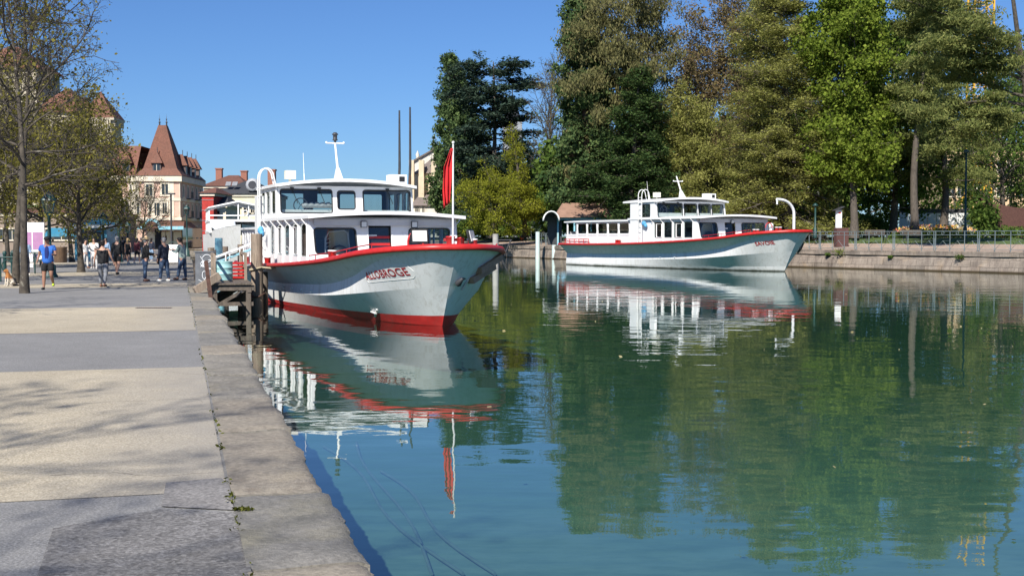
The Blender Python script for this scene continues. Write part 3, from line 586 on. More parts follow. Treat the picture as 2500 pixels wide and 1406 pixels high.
# shade cast on the paving by trees standing behind and left of the camera
for i, (x, y) in enumerate(((-9.8, -5.6), (-19.5, 16))):
    tree('plane_tree', ['plane tree left of the viewpoint that shades the near paving', 'plane tree left of the view shading the far beige paving band'][i], (x, y, QZ), 16 - 4*i, [(0, .75), (.35, 1), (.7, .95), (1, .5)], 4.6, 45+i, L_PLA, LBARK, .2, 13, .38, .97, (18, 55), n2=6, n3=4, nl=1500, leaf=(.12, .09), jit=(.2, .2), group=GQ, **PL)
from mathutils.bvhtree import BVHTree
# ================================================================ BOATS
def interp_line(keys, n, a_end):        # keys: (a, w, z) from the stem aft; smooth monotone resampling
    A = np.array([k[0] for k in keys]); Wd = np.array([k[1] for k in keys]); Z = np.array([k[2] for k in keys])
    t = np.linspace(0, 1, n)**1.7; a = A[0]+(a_end-A[0])*t
    def pch(x, y, q):
        h = np.diff(x); dl = np.diff(y)/h; m = np.zeros(len(x)); m[0] = dl[0]; m[-1] = dl[-1]
        for i in range(1, len(x)-1):
            if dl[i-1]*dl[i] > 0:
                w1, w2 = 2*h[i]+h[i-1], h[i]+2*h[i-1]; m[i] = (w1+w2)/(w1/dl[i-1]+w2/dl[i])
        k = np.clip(np.searchsorted(x, q)-1, 0, len(h)-1); s = (q-x[k])/h[k]
        return (2*s**3-3*s**2+1)*y[k]+(s**3-2*s**2+s)*h[k]*m[k]+(-2*s**3+3*s**2)*y[k+1]+(s**3-s**2)*h[k]*m[k+1]
    return np.stack([a, pch(A, Wd, a), pch(A, Z, a)], 1)
AE = 20.0
HL = {'sheer': [(-1.32, 0, 2.12), (-1.26, .42, 2.12), (-1.05, .82, 2.11), (-.6, 1.28, 2.08), (0, 1.68, 2.03), (1, 2.05, 1.94), (2.5, 2.36, 1.78), (5, 2.58, 1.63), (8, 2.7, 1.51), (12, 2.76, 1.41), (17, 2.74, 1.36), (20, 2.5, 1.36)],
      'knuckle': [(-1.28, .0, 2.07), (-1.2, .42, 2.06), (-.95, .80, 2.03), (-.45, 1.21, 1.99), (0, 1.49, 1.88), (1, 1.72, 1.64), (2.9, 1.82, 1.24), (5.5, 1.93, .96), (8.5, 2.05, .85), (13, 2.15, .76), (17, 2.15, .74), (20, 1.9, .76)],
      'chine': [(-.62, .0, 1.10), (-.54, .30, 1.08), (-.25, .64, 1.05), (.2, .96, 1.0), (1, 1.38, .92), (2.9, 1.85, .77), (5.5, 1.99, .62), (8.5, 2.10, .54), (13, 2.2, .46), (17, 2.2, .44), (20, 1.95, .46)],
      'boot': [(-.14, .0, .29), (.06, .26, .28), (.5, .55, .27), (1, .80, .26), (2.3, 1.18, .24), (5, 1.60, .20), (8.5, 1.93, .17), (12, 2.17, .15), (17, 2.24, .15), (20, 1.98, .15)],
      'water': [(0, .0, 0.02), (.3, .28, .02), (1, .66, .02), (2.3, 1.04, .02), (5, 1.46, .02), (8.5, 1.86, .02), (12, 2.13, .02), (17, 2.24, .02), (20, 1.98, .02)],
      'keel': [(.4, .0, -.5), (1, .2, -.5), (2.3, .6, -.5), (5, 1.2, -.5), (8.5, 1.6, -.5), (12, 1.8, -.5), (17, 1.8, -.5), (20, 1.5, -.5)]}
NLH = {}
def hull_w(a, z):                        # half width of the hull side at a station and height
    if not NLH: NLH.update({k: interp_line(v, 80, AE) for k, v in HL.items()})
    L = [(np.interp(a, NLH[n][:, 0], NLH[n][:, 1]), np.interp(a, NLH[n][:, 0], NLH[n][:, 2])) for n in ('water', 'boot', 'chine', 'knuckle', 'sheer')]
    return float(np.interp(z, [l[1] for l in L], [l[0] for l in L]))
def hull_mat():                          # white paint with run-off streaks, scuffs, plate seams and a grimy waterline
    m, t, b, o = nodes('hull_white_paint')
    n = noise(t, 1.4, 5, space='obj'); c = ramp(t, n.outputs[0], [(.3, (.76, .77, .75)), (.7, (.83, .83, .82))]).outputs[0]
    d = noise(t, 4.5, 7, (1.6, 1.6, .12), .7, 'obj'); c = mix(t, ramp(t, d.outputs[0], [(.50, (0, 0, 0)), (.74, (.75, .75, .75))]).outputs[0], c, (.52, .50, .45))
    r = noise(t, 2.1, 8, (1, 1, .3), .75, 'obj'); c = mix(t, ramp(t, r.outputs[0], [(.63, (0, 0, 0)), (.72, (.55, .55, .55))]).outputs[0], c, (.34, .22, .14))
    tc = NN(t, 'ShaderNodeTexCoord'); sx = NN(t, 'ShaderNodeSeparateXYZ'); t.links.new(tc.outputs['Object'], sx.inputs[0])
    a = NN(t, 'ShaderNodeMath', operation='MULTIPLY_ADD'); t.links.new(r.outputs[0], a.inputs[0]); a.inputs[1].default_value = .16; t.links.new(sx.outputs[2], a.inputs[2])
    c = mix(t, ramp(t, a.outputs[0], [(.10, (1, 1, 1)), (.20, (0, 0, 0))]).outputs[0], c, (.10, .11, .08))
    t.links.new(c, b.inputs['Base Color']); b.inputs['Roughness'].default_value = .42
    h = noise(t, .9, 2, space='obj').outputs[0]
    bp = NN(t, 'ShaderNodeBump'); bp.inputs['Strength'].default_value = .15; bp.inputs['Distance'].default_value = .02; t.links.new(h, bp.inputs['Height']); t.links.new(bp.outputs[0], b.inputs['Normal']); return m
STREAK = hull_mat(); BOOTRED = mat('worn_red_antifouling', (.46, .022, .02), .55, .2, 4, dirt=(.26, .06, .05), dsc=2.2, dst=(1, 1, .5), dlo=.5, dhi=.75, space='obj')
TGLASS = glassmat('tinted_saloon_glass', (.22, .27, .27))
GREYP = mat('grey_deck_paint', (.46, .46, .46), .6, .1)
LENSW = mat('lamp_lens', (.75, .75, .72), .2, .05)
PLAQ = mat('cream_plaque', (.7, .62, .42), .5, .1)
NAVY = mat('blue_cloth', (.10, .36, .62), .8, .2)
ROPE = mat('natural_rope', (.42, .36, .24), .9, .3, 20)
REDC = mat('red_flag_cloth', (.66, .02, .025), .7, .1)
def box_p(b, a0, a1, y0, y1, z0, z1, mi=0): return b.box((-(a0+a1)/2, (y0+y1)/2, (z0+z1)/2), (abs(a1-a0), abs(y1-y0), z1-z0), mi=mi)
def frame_pts(poly, O, U, V): return [O+U*x+V*y for x, y in poly]
def wall_panel(root, name, outer, wins, O, U, V, m, th=.06, gasket=BLACK, gr=.022, slide=False, pane=GLASS):
    """plate with openings in plane O+U*x+V*y; every opening gets a window (gasket) with a pane"""
    U = Vector(U).normalized(); V = Vector(V); V = (V-U*V.dot(U)).normalized(); N = U.cross(V); O = Vector(O)
    vs, fs = panel2d(outer, wins, th); b = MB(); b.add([O+U*x+V*y+N*z for x, y, z in vs], fs); w = b.build(name, m, root)
    for h in wins:
        g = MB(); P = [O+U*x+V*y+N*(th/2) for x, y in h]; g.tube(P, gr, 5, closed=True)
        f = g.build('window', gasket, root)
        q = MB(); q.add([O+U*x+V*y+N*.0 for x, y in h], [tuple(range(len(h)))]); q.build('pane', pane, f)
    return w
def camber_roof(root, name, a0, a1, wf, wa, z, cam, th, m, nose=0, zslope=0, under=None):
    n = 10; b = MB(); T = []; Bt = []
    for i in range(7):
        s = i/6; a = a0+(a1-a0)*s; w = wf+(wa-wf)*min(1, s*2.2); r = []
        for j in range(n+1):
            y = -w+2*w*j/n; k = 1-(y/w)**2
            r.append(Vector((-(a-nose*(1-s)**3*k*1.0), y, z+cam*k+zslope*s)))
        T.append(r); Bt.append([p-Vector((0, 0, th)) for p in r])
    b.grid(T, sm=False, flip=False); b.grid(Bt, mi=1, sm=False, flip=True)
    ring_t = T[0]+[r[-1] for r in T[1:-1]]+T[-1][::-1]+[r[0] for r in T[1:-1]][::-1]
    ring_b = [p-Vector((0, 0, th)) for p in ring_t]; k = len(ring_t)
    b.add(ring_t+ring_b, [(i, (i+1) % k, k+(i+1) % k, k+i) for i in range(k)])
    return b.build(name, [m, under or m], root, fix=True)
def make_boat(root, sp):
    s = sp.get('stations', 70); nl = {k: interp_line(v, s, AE) for k, v in HL.items()}
    order = ['sheer', 'knuckle', 'chine', 'boot', 'water', 'keel']
    hb = MB()
    for k, (n0, n1) in enumerate(zip(order[:-1], order[1:])):
        for sg in (-1, 1):
            rows = []
            for j in range(4):
                t = j/3; L = nl[n0]*(1-t)+nl[n1]*t; bul = 0
                rows.append([Vector((-p[0], sg*(p[1]+bul*min(1, p[1]*1.5)), p[2])) for p in L])
            hb.grid(rows, mi=1 if k >= 3 and sp['boot'] else 2 if k >= 4 else 0, flip=(sg > 0))
    tr = [Vector((-nl[n][-1][0], sg*nl[n][-1][1], nl[n][-1][2])) for sg in (-1, 1) for n in (order if sg < 0 else order[::-1])]
    hb.add(tr, [tuple(range(len(tr)))])
    bvh = BVHTree.FromPolygons([Vector(v) for v in hb.v], hb.f)
    hb.build('hull', [STREAK, sp.get('bootm', BOOTRED), BLACK], root)
    SH = nl['sheer']
    d = MB(); d.grid([[Vector((-p[0], -p[1], p[2]-.06)) for p in SH], [Vector((-p[0], 0, p[2]-.03)) for p in SH], [Vector((-p[0], p[1], p[2]-.06)) for p in SH]], mi=0, flip=True)
    d.build('deck', sp.get('deckm', GREYP), root)
    # red rubbing rail with a raised toe at the bow
    rb = MB(); pth = [Vector((-p[0], -p[1], p[2])) for p in SH[::-1]]+[Vector((-p[0], p[1], p[2])) for p in SH[1:]]
    prof = [(.0, -.07), (.08, -.07), (.11, -.03), (.11, .02), (.06, .045), (-.1, .05), (-.16, .0)]
    rows = []
    for i, p in enumerate(pth):
        t = (pth[min(i+1, len(pth)-1)]-pth[max(i-1, 0)]); t.z = 0; t.normalize(); nn = Vector((t.y, -t.x, 0)); 
        toe = max(0, min(1, (p.x+4.5)/3.5)) if sp.get('toe', 1) else 0
        rows.append([p+nn*o+Vector((0, 0, h*(1.35 if h > 0 else 1)+.03*toe*(h > .04))) for o, h in prof])
    rb.grid(rows, flip=True, sm=True); rb.build('rubbing_rail', RED, root)
    # name on both bows
    vs, fs = text2d(sp['name'], sp['tsize'], .0, width=sp.get('twid', 1))
    for sg, lab in ((-1, 1), (1, 0)):
        b = MB(); a_c, z_c, rise = sp['tpos']
        def put(x, y, o):                # paint onto the actual hull plating
            a = a_c-x if sg < 0 else a_c+x
            z = z_c+y+rise*(a_c-a); h = bvh.ray_cast(Vector((-a, sg*6, z)), Vector((0, -sg, 0)))
            n = h[1] if h[1].y*sg > 0 else -h[1]
            return h[0]+n*o
        V = [put(x*(1+.12*(x < 0)*min(1, -x)), y, .015) for x, y, z in vs]
        b.add(V, fs if sg < 0 else [f[::-1] for f in fs])
        b.build('name_lettering', DRED if sp['boot'] else RED, root)
        if sp.get('plate'):              # pale name panel with rounded ends
            pw, ph = sp['plate']; q = MB(); rows = []
            for i in range(41):
                x = -pw+2*pw*i/40; e = max(0, abs(x)-(pw-ph))/ph; hh = ph*math.sqrt(max(.0004, 1-e*e)); rows.append([put(x, -hh+2*hh*j/14, .004) for j in range(15)])
            q.grid(rows, flip=(sg < 0)); q.tube([r[0] for r in rows]+[r[-1] for r in rows[::-1]], .007, 4, closed=True); q.build('name_plate', WHITE, root)
    # lower cabin
    cf, cw, ce, zr = sp['cf'], sp['cw'], sp['ce'], sp['zr']; zb = 1.5
    rake = .18
    fb0 = float(np.interp(cf, SH[:, 0], SH[:, 2]))-zb-.01
    fx = [(-cw, fb0), (cw, fb0), (cw, zr-zb), (-cw, zr-zb)]
    W3 = [rr(x0, z0-zb, x1, z1-zb, .1, 3, sk) for x0, x1, z0, z1, sk in sp['front_win']]
    dr = sp['door']
    door = [(dr[0], fb0+.02), (dr[1], fb0+.02), (dr[1], dr[2]-zb), (dr[0], dr[2]-zb)]
    U = Vector((0, 1, 0)); V = Vector((-rake, 0, zr-zb)); O = Vector((-cf, 0, zb))
    vs, fs = panel2d(fx, W3+[door], .07); Vn = V.normalized(); N = U.cross(Vn)
    b = MB(); b.add([O+U*x+Vn*y+N*z for x, y, z in vs], fs); cab = b.build('cabin_front', CABW, root)
    for h in W3:
        g = MB(); g.tube([O+U*x+Vn*y+N*.04 for x, y in h], .024, 5, closed=True); f = g.build('window', BLACK, root)
        q = MB(); q.add([O+U*x+Vn*y for x, y in h], [tuple(range(len(h)))]); q.build('pane', GLASS, f)
    db = MB(); O2 = O-N*.0
    def dp(x, y, z=0): return O+U*x+Vn*y+N*z
    db.add([dp(*p, -.12) for p in door], [(0, 1, 2, 3)], 0)
    for y0, y1 in sp.get('door_stripes', ()): db.add([dp(dr[0]+.03, y0, -.11), dp(dr[1]-.03, y0, -.11), dp(dr[1]-.03, y1, -.11), dp(dr[0]+.03, y1, -.11)], [(0, 1, 2, 3)], 1)
    db.add([dp(dr[0]+.05, dr[2]-zb-.42, -.11), dp(dr[0]+.33, dr[2]-zb-.42, -.11), dp(dr[0]+.33, dr[2]-zb-.36, -.11), dp(dr[0]+.05, dr[2]-zb-.36, -.11)], [(0, 1, 2, 3)], 2)
    for x in (dr[0], dr[1]): db.bar(dp(x, 0, .02), dp(x, dr[2]-zb, .02), .05, mi=2)
    db.build('cabin_door', [sp.get('doorm', DGLASS), RED, WHITE], root)
    # side walls with tall sliding windows
    for sg in (-1, 1):
        n = sp['nside']; L = ce-cf; hs = []
        a0 = sp.get('side0', .55); ww = (sp['side_end']-cf-a0)/n
        for i in range(n):
            x0 = a0+i*ww+.07; x1 = a0+(i+1)*ww-.07
            hs.append(rr(x0, sp['sz'][0]-zb, x1, sp['sz'][1]-zb, .04, 2))
        o_ = Vector((-cf, sg*cw, zb))
        wall_panel(root, 'cabin_side', [(a_-cf, float(np.interp(a_, SH[:, 0], SH[:, 2]))-.02-zb) for a_ in np.linspace(cf, ce, 7)]+[(L, zr-zb), (rake, zr-zb)], hs, o_, (-1, 0, 0), (0, 0, 1), CABW, .05, CABW, .03)
        for i in range(n):               # inner sliding sash, every other pane half open
            if i % 2 == 0: continue
            fb_ = MB()
            x0 = cf+a0+i*ww+.1; x1 = x0+ww*.55
            P = [Vector((-x0, sg*(cw+.03), sp['sz'][0]+.05)), Vector((-x1, sg*(cw+.03), sp['sz'][0]+.05)), Vector((-x1, sg*(cw+.03), sp['sz'][1]-.12)), Vector((-x0, sg*(cw+.03), sp['sz'][1]-.12))]
            fb_.tube(P, .035, 4, closed=True); fb_.build('sliding_sash', CABW, root)
        for i in range(n+1):
            br = MB(); a = cf+a0+i*ww; br.bar((-a, sg*(cw+.03), zr-.28), (-a, sg*(cw+.22), zr-.06), .035)
            br.bar((-a, sg*(cw+.045), float(np.interp(a, SH[:, 0], SH[:, 2]))-.05), (-a, sg*(cw+.045), zr-.05), .06, .05); br.build('window_post', CABW, root)
    b = MB(); box_p(b, ce-.05, ce+.02, -cw+.04, cw-.04, 1.3, zr-.06); b.build('cabin_back', CABW, root)
    b = MB(); box_p(b, cf+.25, ce-.1, -cw+.35, cw-.35, 1.36, 1.42); b.build('cabin_floor', DARK, root)
    b = MB()                             # benches, dashboards, seated rows inside
    for i in range(int((ce-cf-2)/1.1)):
        a = cf+1.6+i*1.1
        for y0, y1 in ((-cw+.4, -.4), (.4, cw-.4)):
            box_p(b, a, a+.45, y0, y1, 1.45, 1.85); box_p(b, a+.4, a+.48, y0, y1, 1.8, 2.35)
    b.build('bench', mat('blue_grey_bench_cushion', (.09, .11, .14), .7, .2), root)
    b = MB(); box_p(b, cf+.25, cf+.5, -cw+.2, cw-.2, 1.42, 1.85); box_p(b, cf+1.0, cf+1.06, -.9, -.3, 1.42, 2.7); b.build('console', DARK, root)
    b = MB(); b.box((-(cf+.75), -1.32, 2.2), (.04, .62, .8)); b.build('cream_locker_front', PLAQ, root)
    b = MB(); y0 = -1.78; b.tube([Vector((-(cf+.6), y0, 1.6)), Vector((-(cf+.6), y0, 2.35)), Vector((-(cf+.6), y0+.12, 2.55)), Vector((-(cf+.6), y0+.6, 2.6)), Vector((-(cf+.6), y0+.72, 2.5)), Vector((-(cf+.6), y0+.8, 1.6))], .03, 6)
    for i in range(6): b.tube([(-(cf+.6), y0, 1.7+i*.12), (-(cf+.5), y0+.14, 1.76+i*.12)], .012, 4)
    b.build('folding_ladder_frame', WHITE, root)
    b = MB(); b.ball((-(cf+.55), -1.35, 1.85), (.3, .3, .3), 10); b.build('black_cover', BLACK, root)
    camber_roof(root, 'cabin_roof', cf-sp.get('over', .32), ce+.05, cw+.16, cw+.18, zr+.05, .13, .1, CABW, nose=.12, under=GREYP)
    fa = MB(); fa.box((-(cf+.02), 0, zr-.16), (.05, 2*cw-.2, .2)); fa.build('fascia_shade_strip', mat('fascia_shade_grey', (.55, .56, .58), .5, .05), root)  # grey strip paints the eave's shade across the cabin front
    for y, a in sp.get('deck_lights', ()):
        b = MB(); b.box((-(cf-.08), y, zr-.22), (.06, .2, .2)); b.box((-(cf-.115), y, zr-.22), (.02, .16, .16), mi=1); b.build('deck_light', [STEEL, LENSW], root)
    # wheelhouse
    wf, ww_, we, zw = sp['wf'], sp['ww'], sp['we'], sp['zw']; z0 = zr+.06
    fx = [(-ww_, 0), (ww_, 0), (ww_-.05, zw-z0), (-ww_+.05, zw-z0)]
    hs = [rr(x0, a-z0, x1, c-z0, .08, 3, sk) for x0, x1, a, c, sk in sp['wh_win']]
    wr = sp.get('wrake', .15)
    wall_panel(root, 'wheelhouse_front', fx, hs, Vector((-wf, 0, z0)), (0, 1, 0), (-wr, 0, zw-z0), CABW, .08, BLACK, .026)
    L = we-wf
    for sg in (-1, 1):
        hs = [rr(L*f0, a-z0, L*f1, c-z0, .06, 2) for f0, f1, a, c in sp['wh_side']]
        wall_panel(root, 'wheelhouse_side', [(0, 0), (L, 0), (L, zw-z0), (wr, zw-z0)], hs, Vector((-wf, sg*ww_, z0)), (-1, 0, 0), (0, 0, 1), CABW, .06, BLACK, .022)
    hs = [rr(-ww_*.93, zw-z0-.9, -ww_*.32, zw-z0-.14, .08), rr(ww_*.24, zw-z0-.9, ww_*.93, zw-z0-.14, .08), rr(-ww_*.24, .05, ww_*.14, zw-z0-.14, .05)]
    wall_panel(root, 'wheelhouse_back', [(-ww_, 0), (ww_, 0), (ww_, zw-z0), (-ww_, zw-z0)], hs, Vector((-we, 0, z0)), (0, 1, 0), (0, 0, 1), mat('wheelhouse_inner_panel', (.16, .17, .18), .7, .1), .05, BLACK, .02)
    b = MB(); box_p(b, wf+.2, wf+.55, -ww_+.1, ww_-.1, z0+.0, z0+.28); b.build('dashboard', WHITE, root)
    b = MB(); c = Vector((-(wf+.62), -ww_*.62, z0+.45)); b.tube([c+Vector((.05*math.sin(t), .24*math.cos(t), .24*math.sin(t))) for t in [i*PI/8 for i in range(16)]], .02, 6, closed=True)
    for t in range(3): b.tube([c, c+Vector((0, .24*math.cos(t*2.1), .24*math.sin(t*2.1)))], .012, 5)
    b.build('steering_wheel', GREYM, root)
    b = MB(); b.box((-(wf+1.3), -ww_*.4, z0+.45), (.5, .5, .12)); b.box((-(wf+1.5), -ww_*.4, z0+.75), (.1, .5, .6)); b.tube([(-(wf+1.3), -ww_*.4, z0), (-(wf+1.3), -ww_*.4, z0+.4)], .06, 6); b.build('helm_seat', DARK, root)
    if sp.get('blind'):
        b = MB(); b.tube([(-(wf+.35), -ww_*.62+i*.05, z0+.42+.012*(i % 4)) for i in range(22)], [.085+.02*(i % 4 > 1) for i in range(22)], 8); b.build('rolled_blind', GREYP, root)
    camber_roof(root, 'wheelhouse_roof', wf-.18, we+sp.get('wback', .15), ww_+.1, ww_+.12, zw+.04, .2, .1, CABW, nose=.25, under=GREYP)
    # wipers
    for y in sp.get('wipers', ()): b = MB(); b.tube([(-(wf+wr)+.07, y, zw-.12), (-(wf+.05)+.09, y+.18, zw-.62)], .012, 4); b.box((-(wf+wr)+.08, y, zw-.1), (.06, .12, .08)); b.build('window_wiper', BLACK, root)
    # mast
    am, lean = sp['mast']; zt = zw+.2; b = MB()
    mh = sp['mast_h']; top = Vector((-(am+lean), 0, zt+mh)); bs = Vector((-am, 0, zt-.05))
    b.add([bs+Vector((x, y, 0)) for x, y in ((-.28, -.17), (.12, -.17), (.12, .17), (-.28, .17))]+[bs.lerp(top, .38)+Vector((x, y, 0)) for x, y in ((-.05, -.05), (.05, -.05), (.05, .05), (-.05, .05))], [(0, 1, 5, 4), (1, 2, 6, 5), (2, 3, 7, 6), (3, 0, 4, 7), (4, 5, 6, 7)])
    b.tube([bs.lerp(top, .3), top], [.05, .035], 8); ms = b.build('mast', WHITE, root)
    cb_ = MB(); cz = top if sp['boot'] else bs.lerp(top, .78); cb_.tube([cz+Vector((0, -.32, 0)), cz+Vector((0, .32, 0))], .03, 6); cb_.ball(cz+Vector((0, -.32, .02)), .045, 8); cb_.ball(cz+Vector((0, .32, .02)), .045, 8); cb_.build('crossbar', WHITE, ms)
    if sp['boot']:
        lb = MB(); lb.lathe(top, [(.03, .02), (.05, .1), (.09, .1), (.1, .13), (.075, .14), (.075, .3), (.11, .3), (.11, .34), (.07, .36), (.06, .39), (0, .39)], 10); lb.build('signal_lantern', STEEL, ms)
    b = MB(); y, a = sp['aerial']; b.tube([(-a, y, zw+.15), (-a-.1, y, zw+.5), (-a-.22, y, zw+1.25)], [.025, .014, .008], 5); b.build('aerial', WHITE, root)
    b = MB(); y, a = sp['radar']; b.box((-a, y, zw+.42), (.3, .36, .3)); b.tube([(-a, y, zw), (-a, y, zw+.3)], .05, 6); b.build('radar_box', mat('cream_plastic', (.72, .70, .58), .5, .05), root)
    b = MB()
    a, y = sp['hornbox']; hz = zw+.2*(1-(y/ww_)**2)+.04
    b.box((-a, y, hz+.17), (.55, .62, .34)); b.box((-(a-.28), y+.12, hz+.18), (.02, .2, .18), mi=1); b.build('roof_vent', [CABW, BLACK], root)
    # ladder with hoop rails at the aft corner of the wheelhouse
    a, y = sp['ladder']; ld = MB()
    for q in (-.19, .19):
        pts = [Vector((-(a+q), y, 1.45))]+[Vector((-(a+q), y, z)) for z in (2.5, 3.4, zw+.35)]
        for i in range(1, 9):
            t = PI*i/8*.82; pts.append(Vector((-(a+q), y+.26-.26*math.cos(t), zw+.35+.36*math.sin(t))))
        pts.append(Vector((-(a+q), y+.58, zw+.1))); ld.tube(pts, .026, 6)
    for i in range(9): ld.tube([(-(a-.19), y, 1.6+i*.32), (-(a+.19), y, 1.6+i*.32)], .017, 5)
    ld.build('ladder', WHITE, root)
    # superstructure block and pipes beside the ladder
    b = MB(); box_p(b, a+.35, a+1.1, y+.02, y+.3, 1.4, zr+.9); b.build('ladder_locker', CABW, root)
    b = MB(); b.ball((-(a-.45), y-.02, 2.62), (.2, .12, .16), 8); b.ball((-(a-.6), y, 2.5), (.12, .1, .13), 8); b.build('blue_cover', NAVY, root)
    # aft shelter: open canopy on posts with windscreens
    sa, se, sz = sp['shelter']
    for sg in (-1, 1):
        b = MB()
        for i in range(7):
            aa = sa+.2+(se-sa-.5)*i/6; b.bar((-aa, sg*(cw-.02), 1.3), (-aa-(.0), sg*(cw-.02), sz), .08)
        b.bar((-sa, sg*(cw-.02), sz-.06), (-se, sg*(cw-.02), sz-.06), .1); b.bar((-sa, sg*(cw-.02), 1.95), (-se, sg*(cw-.02), 1.95), .06)
        b.build('shelter_frame', CABW, root)
    for sg in (-1, 1): b = MB(); b.box((-(sa+se)/2, sg*(cw-.02), 1.66), (se-sa-.3, .03, .70)); b.build('shelter_side_panel', CABW, root)
    for sg in (-1, 1):
        for i in (0, 1, 2, 3, 4):
            a0 = sa+.2+(se-sa-.5)*i/6+.08; a1 = sa+.2+(se-sa-.5)*(i+1)/6-.08
            q = MB(); P = [Vector((-a0, sg*(cw-.03), 2.0)), Vector((-a1, sg*(cw-.03), 2.0)), Vector((-a1, sg*(cw-.03), sz-.14)), Vector((-a0, sg*(cw-.03), sz-.14))]
            q.tube(P, .05, 4, closed=True); f = q.build('shelter_window', CABW, root); g = MB(); g.add(P, [(0, 1, 2, 3)]); g.build('pane', TGLASS, f)
    camber_roof(root, 'shelter_roof', sa-.1, se, cw+.12, cw+.1, sz, .1, .07, CABW)
    b = MB()
    for i in range(int((se-sa)/.9)): box_p(b, sa+.5+i*.9, sa+.9+i*.9, -cw+.3, cw-.3, 1.4, 1.8); box_p(b, sa+.85+i*.9, sa+.93+i*.9, -cw+.3, cw-.3, 1.7, 2.2)
    b.build('deck_bench', GREYP, root)
    # roof rail aft, bollards, fairleads, side rail
    b = MB()
    for sg in (-1, 1):
        P = [Vector((-(we+.2+i*1.1), sg*(cw-.1), zr+.8)) for i in range(int((ce-we)/1.1)+1)]
        if len(P) > 1:
            b.tube(P, .022, 5); b.tube([p-Vector((0, 0, .35)) for p in P], .016, 5)
            for p in P: b.tube([p, p-Vector((0, 0, .75))], .02, 5)
    if b.v: b.build('roof_railing', WHITE, root)
    for (a, y) in sp['bollards']:
        b = MB(); z = float(np.interp(a, SH[:, 0], SH[:, 2]))
        for q in (-.14, .14): b.lathe((-(a+q), y, z-.05), [(.085, 0), (.085, .3), (.1, .31)], 10); b.lathe((-(a+q), y, z+.26), [(.1, 0), (.1, .03), (0, .035)], 10, mi=1)
        b.box((-a, y, z-.02), (.5, .2, .04)); b.build('bollard', [RED, WHITE], root)
    for sg in (-1, 1):
        b = MB(); P = []
        for a in np.linspace(.6, cf-.3, 8): P.append(Vector((-a, sg*(np.interp(a, SH[:, 0], SH[:, 1])-.14), np.interp(a, SH[:, 0], SH[:, 2])+.22)))
        b.tube(P, .018, 6)
        for p in P[::2]: b.tube([p, p-Vector((0, 0, .2))], .014, 5)
        b.build('deck_handrail', DRED, root)
        b = MB()
        for a in (7.2, 8.6, 10, 11.3): w = hull_w(a, .66); b.box((-a, sg*(w+.02), .66), (.1, .07, .05))
        b.build('hull_fitting', WHITE, root)
    return root
def place(name, label, u, v, ax, sc, **k):
    p = G(u, v, 0); r = thing(name, label, 'boat', p, math.atan2(-math.cos(R(ax)), math.sin(R(ax))))
    r.scale = (sc, sc, sc); return r
# near boat
A = place('passenger_boat', 'near white passenger boat with red rail and boot stripe, ALLOBROGE on its bow', 1080, 796, 21, 1.0)
make_boat(A, dict(boot=True, name='ALLOBROGE', tsize=.29, tpos=(.60, 1.40, .10), plate=(.96, .18), cf=5.75, cw=2.35, ce=15.2, zr=3.0, over=.36,
    front_win=((-2.2, -.9, 1.88, 2.66, -.06), (.74, 2.08, 1.88, 2.66, .05)), door=(-.56, .22, 2.84), door_stripes=((.64, .72), (.86, .94)),
    nside=5, sz=(1.78, 2.82), side_end=13.0, deck_lights=((-.72, 0), (.9, 0)), wf=11.0, ww=2.42, we=14.6, zw=4.17,
    wh_win=((-2.3, -.5, 3.22, 4.04, .0), (-.3, .32, 3.36, 4.0, 0), (.62, 2.34, 3.22, 4.04, 0)), wh_side=((.08, .3, 3.22, 4.0), (.36, .6, 3.22, 4.0), (.66, .9, 3.22, 4.0)),
    wipers=(-1.9, -.95, 1.5), mast=(12.1, .62), mast_h=1.42, aerial=(-1.15, 12.6), radar=(-1.75, 12.2), hornbox=(11.45, 1.95), ladder=(13.6, -2.62), blind=True, side0=.4,
    shelter=(15.2, 19.6, 2.75), bollards=((3.3, -2.25), (3.3, 2.25), (-.3, .75), (17.5, -2.5), (11.9, -2.62))))
fz = 2.12
b = MB(); ft = Vector((1.02, -.02, fz+2.72)); fo = Vector((.92, 0, fz)); b.tube([fo, ft], [.03, .022], 8); b.ball(ft, .04, 8); fpole = b.build('flagpole', WHITE, A)
b = MB(); rows = []
for i in range(17):                      # limp cloth hanging in folds
    z = ft.z-.15-1.42*i/16; k = i/16; w = .05+.17*min(1, i/5)*(1-.35*max(0, k-.7)/.3)
    rows.append([Vector((1.0-.06*k*2+.05*math.sin(j*1.9+k*3), -.03-w*j/7-.05*k, z-.13*j/7*k)) for j in range(8)])
b.grid(rows); fl = b.build('flag', REDC, fpole); md = fl.modifiers.new('thickness', 'SOLIDIFY'); md.thickness = .008
for (x, y, rz, lab) in ((.55, -.80, -.12, None), (.45, .66, .95, None)):
    b = MB(); M = Matrix.Rotation(rz, 3, 'Z')@Matrix.Rotation(R(-14), 3, 'Y'); c = Vector((x, y, fz+.29))
    b.box(c, (.07, .44, .36), M=M); b.box(c+M@Vector((.04, 0, .0)), (.02, .38, .29), mi=1, M=M); b.bar(c-Vector((0, 0, .16)), c-Vector((0, 0, .32)), .06)
    b.tube([c+M@Vector((0, -.24, .05)), c+M@Vector((-.03, -.24, -.25)), c+M@Vector((-.03, .24, -.25)), c+M@Vector((0, .24, .05))], .015, 4); b.build('floodlight', [BLACK, LENSW], A)
b = MB(); b.tube([Vector((-.4, -.62+.21*-math.cos(t), fz+.16+.24*math.sin(t))) for t in [PI*i/10 for i in range(11)]], .03, 6); b.tube([(-.4, -.83, fz-.1), (-.4, -.83, fz+.18)], .03, 6); b.tube([(-.4, -.41, fz-.1), (-.4, -.41, fz+.18)], .03, 6); b.build('hoop_rail', RED, A)
